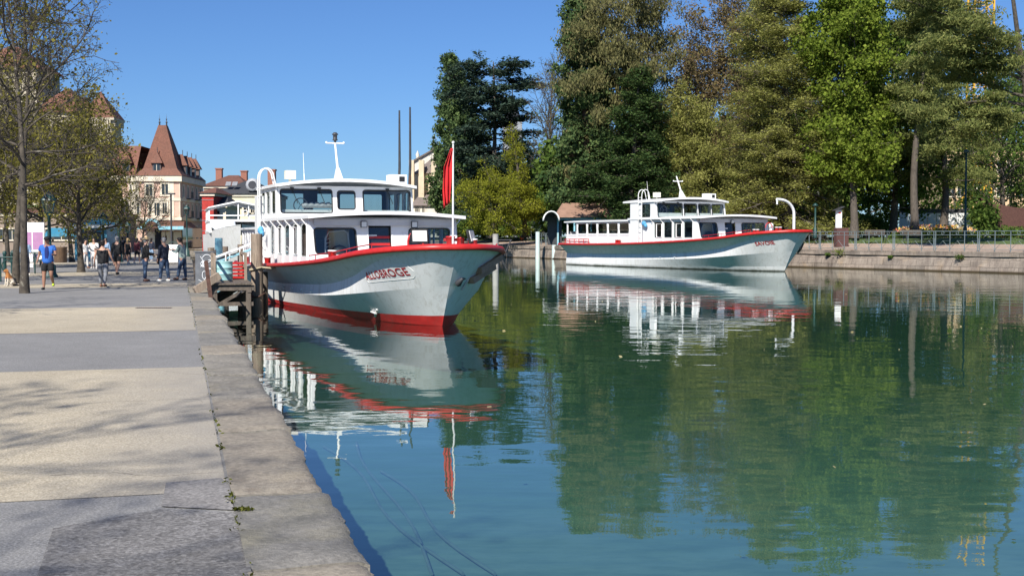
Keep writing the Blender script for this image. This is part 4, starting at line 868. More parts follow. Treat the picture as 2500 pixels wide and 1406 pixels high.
b = MB(); b.lathe((.35, .12, fz-.05), [(.11, 0), (.11, .3), (.13, .31), (.13, .34), (0, .35)], 10); b.lathe((.35, .4, fz-.05), [(.1, 0), (.1, .28), (.12, .29), (0, .32)], 10); b.box((.22, .25, fz+.2), (.2, .5, .08)); b.build('windlass', RED, A)
# anchor with wooden chafing blocks on the far bow
b = MB(); wd = mat('brown_chafing_wood', (.36, .21, .14), .7, .25, 6)
def ph(a, z, o=.0): return Vector((-a, hull_w(a, z)+o, z))
for dz in (-.13, .13): b.bar(ph(-.5, 1.36+dz, .13), ph(.3, 1.72+dz, .13), .19, .17, mi=0)
b.bar(ph(-.72, 1.26, .1), ph(.62, 1.84, .13), .07, mi=1); b.tube([ph(-.6, 1.2, .08), ph(-.72, 1.16, .14), ph(-.78, 1.3, .1)], [.07, .09, .04], 6, mi=1); b.tube([ph(.5, 1.8, .12), ph(.66, 1.87, .12), ph(.75, 1.84, .1)], [.06, .08, .04], 6, mi=1)
b.tube([ph(-.55, 1.3, .1), ph(-.5, .98, .05)], .02, 5, mi=2); b.build('anchor', [wd, STEEL, GREYM], A)
b = MB(); a0 = 2.1; b.bar(Vector((-a0, -hull_w(a0, .33)-.03, .36)), Vector((-a0-.5, -hull_w(a0+.5, .12)-.02, .12)), .06, .03); b.bar(Vector((-a0-.1, -hull_w(a0+.1, .3)-.04, .24)), Vector((-a0-.4, -hull_w(a0+.4, .3)-.03, .28)), .06, .03); b.build('draught_mark', WHITE, A)
# far boat
Bt = place('passenger_boat', 'far white passenger boat with SAVOIE in red on the bow and a curved white davit', 1915, 663, 27, 1.3)
make_boat(Bt, dict(boot=False, bootm=STREAK, name='SAVOIE', tsize=.27, tpos=(.1, 1.50, .10), twid=1.0, cf=4.35, cw=2.45, ce=11.3, zr=2.9, over=.5,
    front_win=((-2.25, -1.05, 1.78, 2.62, -.12), (.55, 2.15, 1.78, 2.62, .05)), door=(-.62, .16, 2.72), nside=4, sz=(1.78, 2.7), side_end=8.8, deck_lights=((-.2, 0),), doorm=DGLASS,
    wf=8.5, ww=2.5, we=11.2, zw=3.92, wh_win=((-2.38, -.62, 2.98, 3.8, .05), (-.5, .42, 3.02, 3.78, .03), (.54, 1.42, 3.02, 3.78, .03), (1.52, 2.36, 3.02, 3.76, 0)), wh_side=((.2, .55, 2.98, 3.76), (.65, .92, 2.98, 3.76)),
    wipers=(-1.9, -.9), mast=(9.3, .75), mast_h=1.35, aerial=(-1.6, 10.6), radar=(-1.3, 10.2), hornbox=(8.95, 1.6), ladder=(10.0, -2.62), wback=.7, side0=.45,
    shelter=(11.2, 19.3, 2.84), bollards=((-.4, -.75), (.9, -1.2), (12.5, -2.6), (18.5, -2.3), (2.6, 2.1))))
b = MB(); dz = 2.12; b.tube([Vector((.85, -.1, dz-.05)), Vector((.85, -.1, dz+.9))]+[Vector((.85-.0*i, -.1-.95*(1-math.cos(PI/2*i/8)), dz+.9+.75*math.sin(PI/2*i/8))) for i in range(1, 9)]+[Vector((.85, -1.25, dz+1.66))], .075, 8)
b.tube([(.85, -1.22, dz+1.64), (.85, -1.22, dz+1.4)], .05, 6); b.tube([(.85, -.1, dz-.1), (.85, -.1, dz+.12)], .11, 8, mi=1); b.build('davit', [WHITE, RED], Bt)
b = MB(); b.tube([Vector((-.2, -.9+.22*-math.cos(t), dz+.2+.26*math.sin(t))) for t in [PI*i/10 for i in range(11)]], .028, 6); b.build('hoop_rail', RED, Bt)
b = MB(); b.tube([(-.45, -.55, dz), (-.45, -.55, dz+.3)], .12, 8); b.ball((-.45, -.55, dz+.32), .14, 8); b.build('deck_ventilator', WHITE, Bt)
b = MB(); b.tube([ph(-.2, 1.5, .05), ph(-.25, 1.2, .12), ph(.15, 1.0, .1)], .06, 6); b.bar(ph(-.5, 1.25, .1), ph(.3, 1.25, .1), .1); b.build('anchor', STEEL, Bt)
bs = MB()
for i in range(6): a = 16+i*.6; bs.bar((-a, -2.62, 1.4), (-a, -2.62, 1.70), .03)
bs.tube([(-16, -2.62, 1.70), (-19, -2.55, 1.68)], .025, 5); bs.tube([(-16, -2.62, 1.56), (-19, -2.55, 1.54)], .02, 5); bs.build('deck_guardrail', RED, Bt)
# third boat moored behind, white with an open canopied upper deck
p = Q(96, 3.6, 0); C3 = thing('passenger_boat', 'large white excursion boat moored behind, its upper deck under a white peaked canopy', 'boat', p, math.atan2(-math.cos(QA), math.sin(QA)))
hb = MB()
for sg in (-1, 1):
    st = [(-2.2, .05, 0, 3.3), (-1, 1.0, .1, 3.2), (.8, 1.7, .75, 3.0), (3, 2.15, 1.5, 2.8), (8, 2.3, 2.1, 2.6), (24, 2.3, 2.2, 2.6)]
    rows = []
    for a, w, ww, z in st: rows.append([Vector((-a, sg*(w*t**.7+ww*(1-t**.7)), .0+z*t)) if a > -.5 else Vector((-a*(.2+.8*t) if a < 0 else -a, sg*(w*t), z*(.0+t))) for t in (0, .2, .4, .6, .8, 1)])
    hb.grid(rows, flip=sg < 0)
hb.build('hull', STREAK, C3)
b = MB(); b.add([(-a, sg*w, z-.05) for sg in (-1, 1) for a, w, _, z in (st if sg < 0 else st[::-1])], [tuple(range(12))]); b.build('deck', GREYP, C3)
b = MB()
for z0, z1, mi in ((2.55, 2.72, 0), (3.42, 3.6, 0)): b.box((-9, 0, (z0+z1)/2+.15), (13, 4.5, z1-z0))
for sg in (-1, 1):
    for i in range(9): b.bar((-(2.8+i*1.5), sg*2.15, 2.6), (-(2.8+i*1.5), sg*2.15, 3.6), .12)
b.build('upper_deck', CABW, C3)
b = MB(); b.box((-9.4, 0, 3.05), (11.5, 4.0, .8)); b.build('saloon_window_band', DGLASS, C3)
b = MB(); pk = 5.15; ev = 4.65
for sg in (-1, 1):
    for i in range(6): b.bar((-(2.6+i*2), sg*2.2, 3.7), (-(2.6+i*2), sg*2.2, ev), .09)
    b.bar((-2.6, sg*2.2, ev), (-2.6, 0, pk), .13); b.bar((-2.6, sg*2.2, 4.0), (-12.6, sg*2.2, 4.0), .06); b.bar((-2.6, sg*2.2, ev), (-12.6, sg*2.2, ev), .12)
b.bar((-2.6, 0, 3.7), (-2.6, 0, pk), .1); b.bar((-2.6, -2.2, 4.05), (-2.6, 2.2, 4.05), .1); b.bar((-2.6, .8, 3.7), (-2.6, .8, pk-.2), .08)
b.build('canopy_frame', CABW, C3)
b = MB(); b.add([(-2.4, -2.35, ev), (-12.8, -2.35, ev), (-12.8, 0, pk), (-2.4, 0, pk), (-2.4, 2.35, ev), (-12.8, 2.35, ev)], [(0, 3, 2, 1), (3, 4, 5, 2)]); o = b.build('canopy', CABW, C3); o.modifiers.new('t', 'SOLIDIFY').thickness = .06
b = MB(); b.add([(-2.55, -2.15, 3.7), (-2.55, -.3, 3.7), (-2.2, -.2, 3.2), (-1.6, -.6, 2.9), (-2.0, -1.8, 2.95), (-2.4, -2.15, 3.2)], [(0, 1, 2, 3, 4, 5)]); o = b.build('wind_screen_cloth', mat('pale_canvas', (.62, .66, .72), .8, .08), C3); o.modifiers.new('t', 'SOLIDIFY').thickness = .03
b = MB(); b.tube([Vector((-2.45, .55+.2*math.cos(t), 4.25+.2*math.sin(t))) for t in [i*PI/8 for i in range(16)]], .04, 5, closed=True); b.build('lifebuoy', WHITE, C3)
# ================================================================ PILES AND LANDING STAGE
def pile(name, lab, p, z1, r, m, group=None, cap=True, lean=(0, 0)):
    b = MB(); n = 12; pts = [Vector((lean[0]*t, lean[1]*t, -1.1+(z1+1.1)*t)) for t in (0, .25, .5, .75, 1)]
    b.tube(pts, [r*1.05, r*1.04, r, r*.98, r*.96], n); o = b.build(name, m, None); o.location = (p[0], p[1], 0); return tag(o, lab, 'mooring pile', group)
pp = G(628, 750, 0)
pile('mooring_pile', 'thick weathered wooden pile standing in the water at the near boat side', pp, 2.5, .205, WOODM)
b = MB(); b.tube([Vector((pp.x, pp.y, 1.32))+Vector((.235*math.cos(t), .235*math.sin(t), .05*math.sin(t*1.3))) for t in [i*PI/8 for i in range(16)]], .035, 6, closed=True)
q = A.matrix_world if False else None
b.tube([Vector((pp.x+.2, pp.y-.1, 1.36)), Vector((pp.x+.6, pp.y-.3, 1.33)), Vector((pp.x+1.05, pp.y-.2, 1.52))], .035, 6)
tag(b.build('mooring_rope', ROPE), 'pale natural rope looped round the wooden pile and tied to the boat rail', 'rope')
b = MB(); b.tube([Vector((pp.x+.25*math.cos(t), pp.y+.25*math.sin(t), .42+.06*math.cos(t*2))) for t in [i*PI/10 for i in range(20)]], .028, 5, closed=True)
tag(b.build('chain', RUST), 'rusty chain ring round the wooden pile just above the water', 'chain')
for u, v, top, r_, lab in ((648, 742, 1.15, .1, 'slim dark wet post between the wooden pile and the hull'), (592, 726, 1.0, .16, 'short dark post under the landing stage near the wooden pile')):
    pile('post', lab, G(u, v, 0), top, r_, DWOOD)
pile('mooring_pile', 'pale blue painted pile rising beside the man in the grey jumper', Q(50.5, .6, 0), 2.35, .16, BLUE)
pile('mooring_pile', 'pale blue pile standing in dark water under the landing stage', G(540, 738, 0), 1.0, .13, BLUE)
for u0, v1, top, lab in ((988, 652, 262, 'tall thin dark mooring pole, right one of the pair above the boat roof'), (962, 652, 270, 'tall thin dark mooring pole, left one of the pair above the boat roof')):
    Y = 72; a, t_ = AT(u0, 640, Y), AT(u0+13, top, Y); b = MB(); b.tube([Vector((0, 0, -1.2-0*a.z)), Vector((t_.x-a.x, 0, t_.z*.66)), Vector(((t_.x-a.x), 0, t_.z))], [.10, .075, .05], 8)
    b.tube([Vector(((t_.x-a.x)*.9, 0, t_.z*.55)), Vector(((t_.x-a.x)*.93, 0, t_.z*.6))], [.085, .08], 8, mi=1); o = b.build('mooring_pole', [STEEL, RUST]); o.location = (a.x, Y, 0); tag(o, lab, 'mooring pole')
# landing stage between the promenade and the boat
LS = thing('landing_stage', 'dark timber landing stage between the promenade and the near boat', 'landing stage', Q(41.5, 0, 0), QA)
b = MB()
for i in range(17): b.box((.62, -1.9+i*.33, .93), (1.3, .3, .06))
b.build('deck_plank', DWOOD, LS)
b = MB()
for y in (-1.9, .2, 2.0, 3.6):
    for x in (.12, 1.15): b.bar((x, y, -1.05), (x, y, .9), .15)
    b.bar((-.1, y, .8), (1.35, y, .8), .16); b.bar((.1, y, .2), (1.1, y, .78), .1); b.bar((0, y, .3), (1.3, y, .3), .12)
for x in (.12, 1.18): b.bar((x, -2.0, .74), (x, 3.8, .74), .12, .16)
b.build('framework', DWOOD, LS)
b = MB()
for x in (.12, 1.2):
    for y in ((-1.8, .6, 2.2, 3.7) if x < 1 else (.6, 3.7)): b.bar((x, y, .93), (x, y, 1.85), .09, mi=0)
    b.bar((x, -1.8 if x < 1 else .6, 1.83), (x, 3.7, 1.83), .06, .09); b.bar((x, -1.8 if x < 1 else .6, 1.4), (x, 3.7, 1.4), .05, .08)
b.build('timber_rail', WOODM, LS)
GW = thing('gangway', 'sloping gangway with white and blue handrails leading up to the near boat', 'gangway', Q(46.8, .2, .96), QA-R(12))
b = MB(); b.bar((0, 0, .05), (1.7, .3, .5), .8, .06); b.build('ramp', GREYM, GW)
b = MB()
for y in (-.42, .42):
    b.tube([(-.3, y, .5), (1.9, y+.3, 1.35)], .03, 6, mi=0); b.tube([(-.3, y, .3), (1.9, y+.3, 1.15)], .025, 6, mi=1)
    for i in range(4): b.tube([(.1+i*.5, y+.08*i, .05+.14*i), (.1+i*.5, y+.08*i, .66+.19*i)], .025, 6)
b.build('handrail', [WHITE, BLUE], GW)
# graffiti-covered board at the end of the stage
GB = thing('hoarding_board', 'grey steel board with white graffiti scrawl at the landing stage corner', 'board', G(497, 706, QZ), QA)
b = MB(); b.box((.05, 0, .62), (.62, .05, 1.24)); b.box((.05, 0, 1.25), (.7, .09, .04)); b.box((.36, .5, .62), (.05, 1.0, 1.24)); b.build('panel', mat('graffiti_grey_steel', (.14, .15, .165), .6, .2, 5, dirt=(.08, .085, .09), dsc=4), GB)
b = MB(); F_ = lambda x, z: Vector((x, -.035, z))
def loop(cx, cz, rx, rz, a0=0, a1=360, n=14): b.tube([F_(cx+rx*math.cos(R(a0+(a1-a0)*i/n)), cz+rz*math.sin(R(a0+(a1-a0)*i/n))) for i in range(n+1)], .013, 4)
loop(.12, 1.02, .14, .13, -120, 170); loop(.02, .84, .1, .1); loop(.0, .84, .02, .09); loop(.2, .82, .09, .16, -150, 110); loop(.03, .47, .065, .13); loop(.2, .5, .09, .2, -140, 120)
b.tube([F_(-.1, 1.1), F_(.02, .92), F_(-.08, .74)], .013, 4); b.tube([F_(.03, .34), F_(.04, .18), F_(-.1, .06), F_(-.14, -.0)], .013, 4); b.tube([F_(.04, .2), F_(-.16, .32)], .012, 4)
b.build('graffiti', mat('white_spray_paint', (.78, .8, .82), .6, .05), GB)
TB = MB(); p0 = G(500, 716, QZ)
TB.bar(p0+Vector((-.25, -.25, .08)), p0+Vector((.42, .15, .55)), .2, .22); tag(TB.build('timber_beam', WOODM), 'short square timber beam leaning at the foot of the graffiti board', 'timber')
b = MB(); p0 = G(519, 728, QZ); b.bar(p0+Vector((-.02, 0, -.3)), p0+Vector((-.28, .4, 1.05)), .09, .09); tag(b.build('steel_prop', RUST), 'rusty brown steel prop leaning beside the graffiti board', 'prop')
b = MB(); p0 = G(477, 688, QZ); b.bar(p0+Vector((.06, -.1, -.05)), p0+Vector((-.12, .3, .82)), .11); tag(b.build('timber_post', DWOOD), 'black leaning timber post left of the graffiti board', 'post')
def drum(lab, p, r, h, m):
    b = MB(); b.lathe((0, 0, 0), [(r, 0), (r, h*.32), (r*1.05, h*.34), (r, h*.36), (r, h*.64), (r*1.05, h*.66), (r, h*.68), (r, h*.97), (r*1.04, h), (r*.95, h), (r*.95, h-.02), (0, h-.02)], 14); o = b.build('drum', m); o.location = p; return tag(o, lab, 'drum')
drum('pale turquoise drum standing on the landing stage', Q(42.4, .5, .96), .30, .62, mat('turquoise_plastic', (.33, .58, .58), .5, .1))
cr = MB()
for i in range(5): cr.box((0, 0, .05+i*.12), (.62, .45, .07))
for x in (-.29, .29):
    for y in (-.2, .2): cr.box((x, y, .3), (.05, .05, .6))
o = cr.build('crate', RED); o.location = Q(43.6, 1.0, .96); o.rotation_euler.z = QA; tag(o, 'red slatted crate on the landing stage beside the gangway', 'crate')
b = MB(); b.lathe((0, 0, 0), [(.13, 0), (.16, .3), (.17, .34), (0, .34)], 10); o = b.build('bucket', RED); o.location = Q(44.4, .62, .96); tag(o, 'small red bucket beside the turquoise drum', 'bucket')
for k, (s, o_, h) in enumerate(((48, .3, 1.9), (49.5, 1.4, 2.1), (46.5, .2, 2.0), (52, .9, 2.0))):
    pile('timber_pile', ['brown square pile behind the turquoise drum', 'brown pile behind the red crate', 'split brown pile beside the pale blue pile', 'farther brown pile before the white excursion boat'][k], Q(s, o_, 0), h, .13, WOODM, 'brown piles along the landing stage')
b = MB(); P = [Q(46.5, .2, 1.75), Q(48, .3, 1.5), Q(49.5, 1.4, 1.8)]; b.tube(P, .03, 5); P = [G(519, 722, .5), G(545, 742, .25), G(575, 728, .45), G(590, 712, .8)]; b.tube(P, .03, 6)
tag(b.build('slack_chain', STEEL), 'black slack chain hanging under the landing stage', 'chain')
# pale piles and platform on the far bank beside the far boat
for u, v, top, lab in ((1313, 632, 566, 'left pale blue pile of the pair at the far landing'), (1353, 632, 566, 'right pale blue pile of the pair at the far landing')):
    p = G(u, v, 0); pile('mooring_pile', lab, p, HC+(HZ-top)*p.y/F, .25, mat('bleached_blue_paint', (.55, .66, .66), .6, .1, dirt=(.62, .6, .5), dsc=2))
p = G(1210, 660, 0); pile('mooring_pile', 'grey weathered pile just beyond the near boat bow', p, HC+.2, .22, mat('bleached_wood', (.38, .36, .33), .8, .2))
p = G(1222, 634, 0); b = MB(); h = HC-.35; b.tube([(-.7, 0, h), (1.2, 0, h)], .06, 6); b.tube([(1.1, 0, h), (.2, 0, 0), (-.1, 0, -1)], .09, 6); b.tube([(-.5, 0, h), (-.5, 0, -1)], .09, 6); o = b.build('mooring_bracket', STEEL); o.location = p; tag(o, 'black angled mooring bracket beyond the near boat bow tip', 'bracket')
FL = thing('landing_stage', 'dark low landing stage on the far bank at the stern of the far boat', 'landing stage', G(1345, 624, 0))
b = MB(); b.box((1.0, 1.5, 1.2), (7.5, 3, .15)); b.build('deck', WOODM, FL)
b = MB()
for i in range(6): b.bar((-2.5+i*1.3, .2, -1), (-2.5+i*1.3, .2, 1.15), .25); b.bar((-2.5+i*1.3, 2.6, -1), (-2.5+i*1.3, 2.6, 1.15), .25)
b.bar((-2.7, .1, .75), (4.5, .1, .75), .14, .3); b.build('framework', DWOOD, FL)
b = MB(); b.tube([(-3.4, .1, .55), (4.6, .1, .55)], .12, 6); b.build('white_pipe', WHITE, FL)
b = MB()
for i in range(5): b.tube([(-2.5+i*1.7, 1, 1.2), (-2.5+i*1.7, 1, 3.6)], .05, 5)
b.tube([(-2.5, 1, 3.6), (4.3, 1, 3.6)], .04, 5); b.build('barrier_frame', GREYM, FL)
# ================================================================ BUILDINGS
def wallmat(n, c, d=None): return mat(n, c, .9, .1, 1.5, .2, 20, dirt=d or tuple(x*.7 for x in c), dsc=.5, dst=(1, 1, .3), dlo=.52, dhi=.8)
ROOFT = tile_mat('brown_red_tiles', (.20, .085, .055)); SLATE = tile_mat('dark_slate', (.05, .052, .058), .25); BROOF = tile_mat('red_brown_tiles', (.17, .075, .05)); GROOF = tile_mat('grey_brown_tiles', (.20, .16, .14))
SALMON = wallmat('salmon_render', (.64, .43, .33)); CREAM = wallmat('cream_stone_trim', (.72, .64, .50)); YELL = wallmat('yellow_render', (.66, .56, .34)); PALE = wallmat('pale_yellow_render', (.72, .66, .46)); CST = stone_mat('castle_stone', ((.30, .26, .19), (.48, .42, .31), (.58, .52, .40)), (.30, .25, .18), (.5, .44, .3), False)
def win(root, P, U, N, w, h, fr=.14, m=None, shut=None, pane=DGLASS):
    """window: stone surround part with a recessed pane; P bottom centre on the wall"""
    P, U, N = Vector(P), Vector(U), Vector(N); Z = Vector((0, 0, 1)); b = MB()
    def bx(x0, x1, z0, z1, d0, d1): b.add([P+U*x+Z*z+N*d for d in (d0, d1) for x, z in ((x0, z0), (x1, z0), (x1, z1), (x0, z1))], [(3, 2, 1, 0), (4, 5, 6, 7), (0, 1, 5, 4), (1, 2, 6, 5), (2, 3, 7, 6), (3, 0, 4, 7)])
    bx(-w/2-fr, -w/2, 0, h, .003, .1); bx(w/2, w/2+fr, 0, h, .003, .1); bx(-w/2-fr, w/2+fr, h, h+fr, .003, .11); bx(-w/2-fr*1.3, w/2+fr*1.3, -fr, 0, .003, .16); bx(-.03, .03, 0, h, .008, .05)
    f = b.build('window', m or CREAM, root); g = MB(); g.add([P+U*x+Z*z+N*.006 for x, z in ((-w/2, 0), (w/2, 0), (w/2, h), (-w/2, h))], [(0, 1, 2, 3)]); g.build('pane', pane, f)
def roof_hip(P, z0, z1, inset_x, inset_y, eave=.4):
    """hipped roof over a 4-corner plan (local xy rectangle x0,y0,x1,y1)"""
    x0, y0, x1, y1 = P; x0 -= eave; y0 -= eave; x1 += eave; y1 += eave; b = MB()
    V = [(x0, y0, z0), (x1, y0, z0), (x1, y1, z0), (x0, y1, z0), (x0+inset_x, y0+inset_y, z1), (x1-inset_x, y0+inset_y, z1), (x1-inset_x, y1-inset_y, z1), (x0+inset_x, y1-inset_y, z1)]
    b.add(V, [(0, 1, 5, 4), (1, 2, 6, 5), (2, 3, 7, 6), (3, 0, 4, 7), (4, 5, 6, 7), (3, 2, 1, 0)]); return b
# pink corner hotel with steep tower roof
Y = 170; kx = Y/F
H = thing('hotel', 'pink and cream corner hotel with steep red-brown tower roof and dormers', 'hotel', (AT(440, 578, Y).x, Y, QZ), R(3.5))
def zz(v): return HC+(HZ-v)*kx-QZ
def xx(u): return (u-440)*kx
DEP = 17.0
b = MB(); b.box((xx(300)/1-3.2, DEP/2, zz(444)/2), (abs(xx(300))+6.4+ .0, DEP, zz(444))); 
x_l = xx(300)*1.0-3.2-(abs(xx(300))+6.4)/2
b.v = []; b.f = []; b.m = []; b.sm = []
x_l = xx(180); b.add([(x_l, 0, 0), (0, 0, 0), (0, DEP, 0), (x_l, DEP, 0), (x_l, 0, zz(444)), (0, 0, zz(444)), (0, DEP, zz(444)), (x_l, DEP, zz(444))], [(0, 1, 5, 4), (1, 2, 6, 5), (2, 3, 7, 6), (3, 0, 4, 7)])
b.build('wall', SALMON, H)
b = MB()
def bx2(b, x0, x1, y0, y1, z0, z1, mi=0): b.box(((x0+x1)/2, (y0+y1)/2, (z0+z1)/2), (abs(x1-x0), abs(y1-y0), abs(z1-z0)), mi=mi)
for v0, v1, d in ((444, 430, .35), (491, 484, .12), (538, 531, .25)): bx2(b, x_l, d, -d, DEP+d, zz(v0), zz(v1))
for u in (420, 331): bx2(b, xx(u)-.35, xx(u)+.35, -.06, .02, zz(590), zz(444))
bx2(b, -.02, .05, -.05, .3, 0, zz(444)); b.build('cornice', CREAM, H)
for u, v0, v1, w in ((367, 478, 451, .85), (405, 476, 450, .85), (384, 527, 496, .9), (404, 522, 496, .55), (371, 522, 496, .5), (330, 478, 452, .9), (310, 524, 497, .9), (335, 524, 497, .9), (290, 478, 452, .9), (262, 524, 497, .9), (250, 478, 452, .9)):
    win(H, (xx(u), 0, zz(v0)), (1, 0, 0), (0, -1, 0), w, zz(v1)-zz(v0), .22)
for i in range(5):
    y = 2.2+i*3.1
    for v0, v1 in ((480, 453), (528, 497), (580, 552)): win(H, (0, y, zz(v0)), (0, 1, 0), (1, 0, 0), .95, zz(v1)-zz(v0), .2)
for i in (1, 3):
    y = 2.2+i*3.1
    for v0 in (480, 528): b = MB(); bx2(b, 0, .7, y-.9, y+.9, zz(v0)-.25, zz(v0)-.12); [b.bar((.68, y-.85+.21*k, zz(v0)-.12), (.68, y-.85+.21*k, zz(v0)+.8), .03) for k in range(9)]; b.bar((.68, y-.9, zz(v0)+.8), (.68, y+.9, zz(v0)+.8), .05); b.build('balcony', STEEL, H)
tw = (xx(332), -.05, .35, 6.2); b = MB(); z0, z1 = zz(430), zz(304)
c = (tw[0]+tw[2])/2
pr = [(0, 0), (.06, .10), (.12, .22)]
b.add([(tw[0], -.45, z0), (.45, -.45, z0), (.45, 6.5, z0), (tw[0], 6.5, z0), (xx(352), .3, zz(412)), (xx(433), .3, zz(412)), (xx(433), 5.7, zz(412)), (xx(352), 5.7, zz(412)), (xx(381), 2.4, z1), (xx(400), 2.4, z1), (xx(400), 3.6, z1), (xx(381), 3.6, z1)],
      [(0, 1, 5, 4), (1, 2, 6, 5), (2, 3, 7, 6), (3, 0, 4, 7), (4, 5, 9, 8), (5, 6, 10, 9), (6, 7, 11, 10), (7, 4, 8, 11), (8, 9, 10, 11)])
tr_ = b.build('tower_roof', ROOFT, H)
for u in (382, 399):
    b = MB(); b.lathe((xx(u), 3, z1), [(.12, 0), (.08, .35), (.2, .45), (.06, .55), (.05, .8), (.14, .86), (.03, .95), (0, 1.7)], 8); b.build('finial', STEEL, tr_)
b = MB(); zt = zz(354); b.add([(x_l, -.4, z0), (xx(336), -.4, z0), (xx(336), 3.2, zt), (x_l, 3.2, zt), (xx(336), 9, zt), (x_l, 9, zt), (xx(336), DEP, z0), (x_l, DEP, z0)], [(0, 1, 2, 3), (3, 2, 4, 5), (5, 4, 6, 7)])
b.add([(.45, 5.5, z0), (.45, DEP+.3, z0), (-2.9, DEP-2.4, zz(372)), (-2.9, 4, zz(372)), (-9, DEP-2.4, zz(372)), (-9, 4, zz(372)), (-9, DEP+.3, z0)], [(0, 1, 2, 3), (3, 2, 4, 5), (1, 6, 4, 2)]); rf = b.build('roof', ROOFT, H)
def dormer(x, y, z, U, N, w=1.15):
    U, N = Vector(U), Vector(N); P = Vector((x, y, z)); Z = Vector((0, 0, 1)); b = MB(); q = lambda a, d, h: P+U*a-N*d+Z*h
    b.add([q(-w/2, 0, 0), q(w/2, 0, 0), q(w/2, 0, 1.5), q(-w/2, 0, 1.5), q(w/2, 2, 1.5), q(-w/2, 2, 1.5), q(w/2, 2, 0), q(-w/2, 2, 0)], [(0, 1, 2, 3), (1, 6, 4, 2), (0, 3, 5, 7)], 0)
    b.add([q(-w*.75, -.3, 1.5), q(w*.75, -.3, 1.5), q(w*.75, 2.2, 1.5), q(-w*.75, 2.2, 1.5), q(0, .5, 3.1), q(0, 2.6, 3.1)], [(0, 1, 4), (1, 2, 5, 4), (3, 0, 4, 5), (0, 3, 2, 1)], 1)
    b.tube([q(0, .5, 3.0), q(0, .5, 3.7)], .05, 5, mi=2); d = b.build('dormer', [mat('dark_dormer_cheek', (.12, .09, .085), .8), ROOFT, STEEL], H)
    g = MB(); g.add([q(-w*.36, -.01, .15), q(w*.36, -.01, .15), q(w*.36, -.01, 1.4), q(-w*.36, -.01, 1.4)], [(0, 1, 2, 3)]); g.bar(q(0, -.02, .15), q(0, -.02, 1.4), .07, mi=1); g.build('pane', [DGLASS, CREAM], d)
dormer(xx(385), .1, zz(426), (1, 0, 0), (0, -1, 0)); dormer(xx(312), .1, zz(426), (1, 0, 0), (0, -1, 0)); dormer(xx(262), .1, zz(426), (1, 0, 0), (0, -1, 0))
for i in range(4): dormer(.1, 4.2+i*3.2, zz(428), (0, 1, 0), (1, 0, 0), 1.05)
b = MB(); b.box((-3.4, 8.5, zz(372)+.6), (.8, 1.2, 2.6)); b.box((-3.4, 8.5, zz(372)+1.95), (1, 1.4, .2)); b.build('chimney', CREAM, rf)
cn = MB()
cn.add([(xx(350), -3.0, zz(557)), (xx(459), -3.0, zz(557)), (.6, -.02, zz(541)), (xx(345), -.02, zz(541))], [(0, 1, 2, 3)], 1); cn.add([(xx(459), -3, zz(557)), (xx(462), 6, zz(557)), (.3, 6, zz(541)), (.6, -.02, zz(541))], [(0, 1, 2, 3)], 1)
for a, c_ in ((350, 368), (400, 459)): bx2(cn, xx(a), xx(c_), -3.1, -3.0, zz(561), zz(553))
P = [Vector((xx(384)+ (xx(402)-xx(384))*math.cos(t), -3.05, zz(556)+1.0*math.sin(t))) for t in [PI*i/10 for i in range(11)]]; cn.tube(P, .22, 5)
cn.build('entrance_canopy', [BLUE, BROOF], H)
b = MB()
for u in (372, 396, 412, 430): bx2(b, xx(u)-.7, xx(u)+.7, -.12, -.02, 0.3, zz(566))
b.build('shop_front', PALE, H); b = MB(); bx2(b, xx(380), xx(395), -.2, -.05, 0, zz(558)); bx2(b, xx(440)+.05, xx(440)+.12, 1, 15, .2, zz(556)); b.build('shop_window', DGLASS, H)
def house(name, lab, cat, u0, u1, Y, veave, vridge, wall, roof, dep=10, insx=2.5, rz=0, wins=(), z=PZ, eave=.4, vbase=None, chim=(), g=None):
    k = Y/F; x0 = AT(u0, 578, Y).x; w = (u1-u0)*k; h = HC+(HZ-veave)*k-z; hr = HC+(HZ-vridge)*k-z
    o = thing(name, lab, cat, (x0, Y, z), rz, g)
    b = MB(); b.add([(0, 0, 0), (w, 0, 0), (w, dep, 0), (0, dep, 0), (0, 0, h), (w, 0, h), (w, dep, h), (0, dep, h)], [(0, 1, 5, 4), (1, 2, 6, 5), (2, 3, 7, 6), (3, 0, 4, 7)]); b.build('wall', wall, o)
    b = MB(); bx2(b, -.2, w+.2, -.2, dep+.2, h-.35, h); b.build('eave', CREAM, o)
    r = roof_hip((0, 0, w, dep), h+.003, hr, insx, dep/2, eave).build('roof', roof, o)
    for u, dv in chim:
        b = MB(); x = (u-u0)*k; bx2(b, x-.5, x+.5, dep/2-.5, dep/2+.5, h+.5, hr+dv); bx2(b, x-.6, x+.6, dep/2-.6, dep/2+.6, hr+dv, hr+dv+.2); b.build('chimney', mat('brick_red_chimney', (.30, .13, .09), .9, .3, 8), r)
    for u, v0, v1, ww in wins: win(o, ((u-u0)*k, 0, HC+(HZ-v0)*k-z), (1, 0, 0), (0, -1, 0), ww, (v0-v1)*k, .15)
    return o, k, h, hr
o, k, h, hr = house('townhouse', 'cream townhouse with dark slate hipped roof and skylights behind the excursion boat', 'house', 522, 652, 165, 474, 433, PALE, SLATE, 14, 4, 0, [(u, 520, 503, .8) for u in (560, 575, 603, 618, 632, 646)]+[(u, 560, 540, .8) for u in (565, 590, 615, 640)], QZ, chim=((640, 1.2),))
b = MB()
for u in (552, 568): P0 = ((u-522)*k, 1.6, h+1.4); b.box(P0, (.7, .1, .9), M=Matrix.Rotation(R(-52), 3, 'X'))
b.build('skylight', GREYM, o)
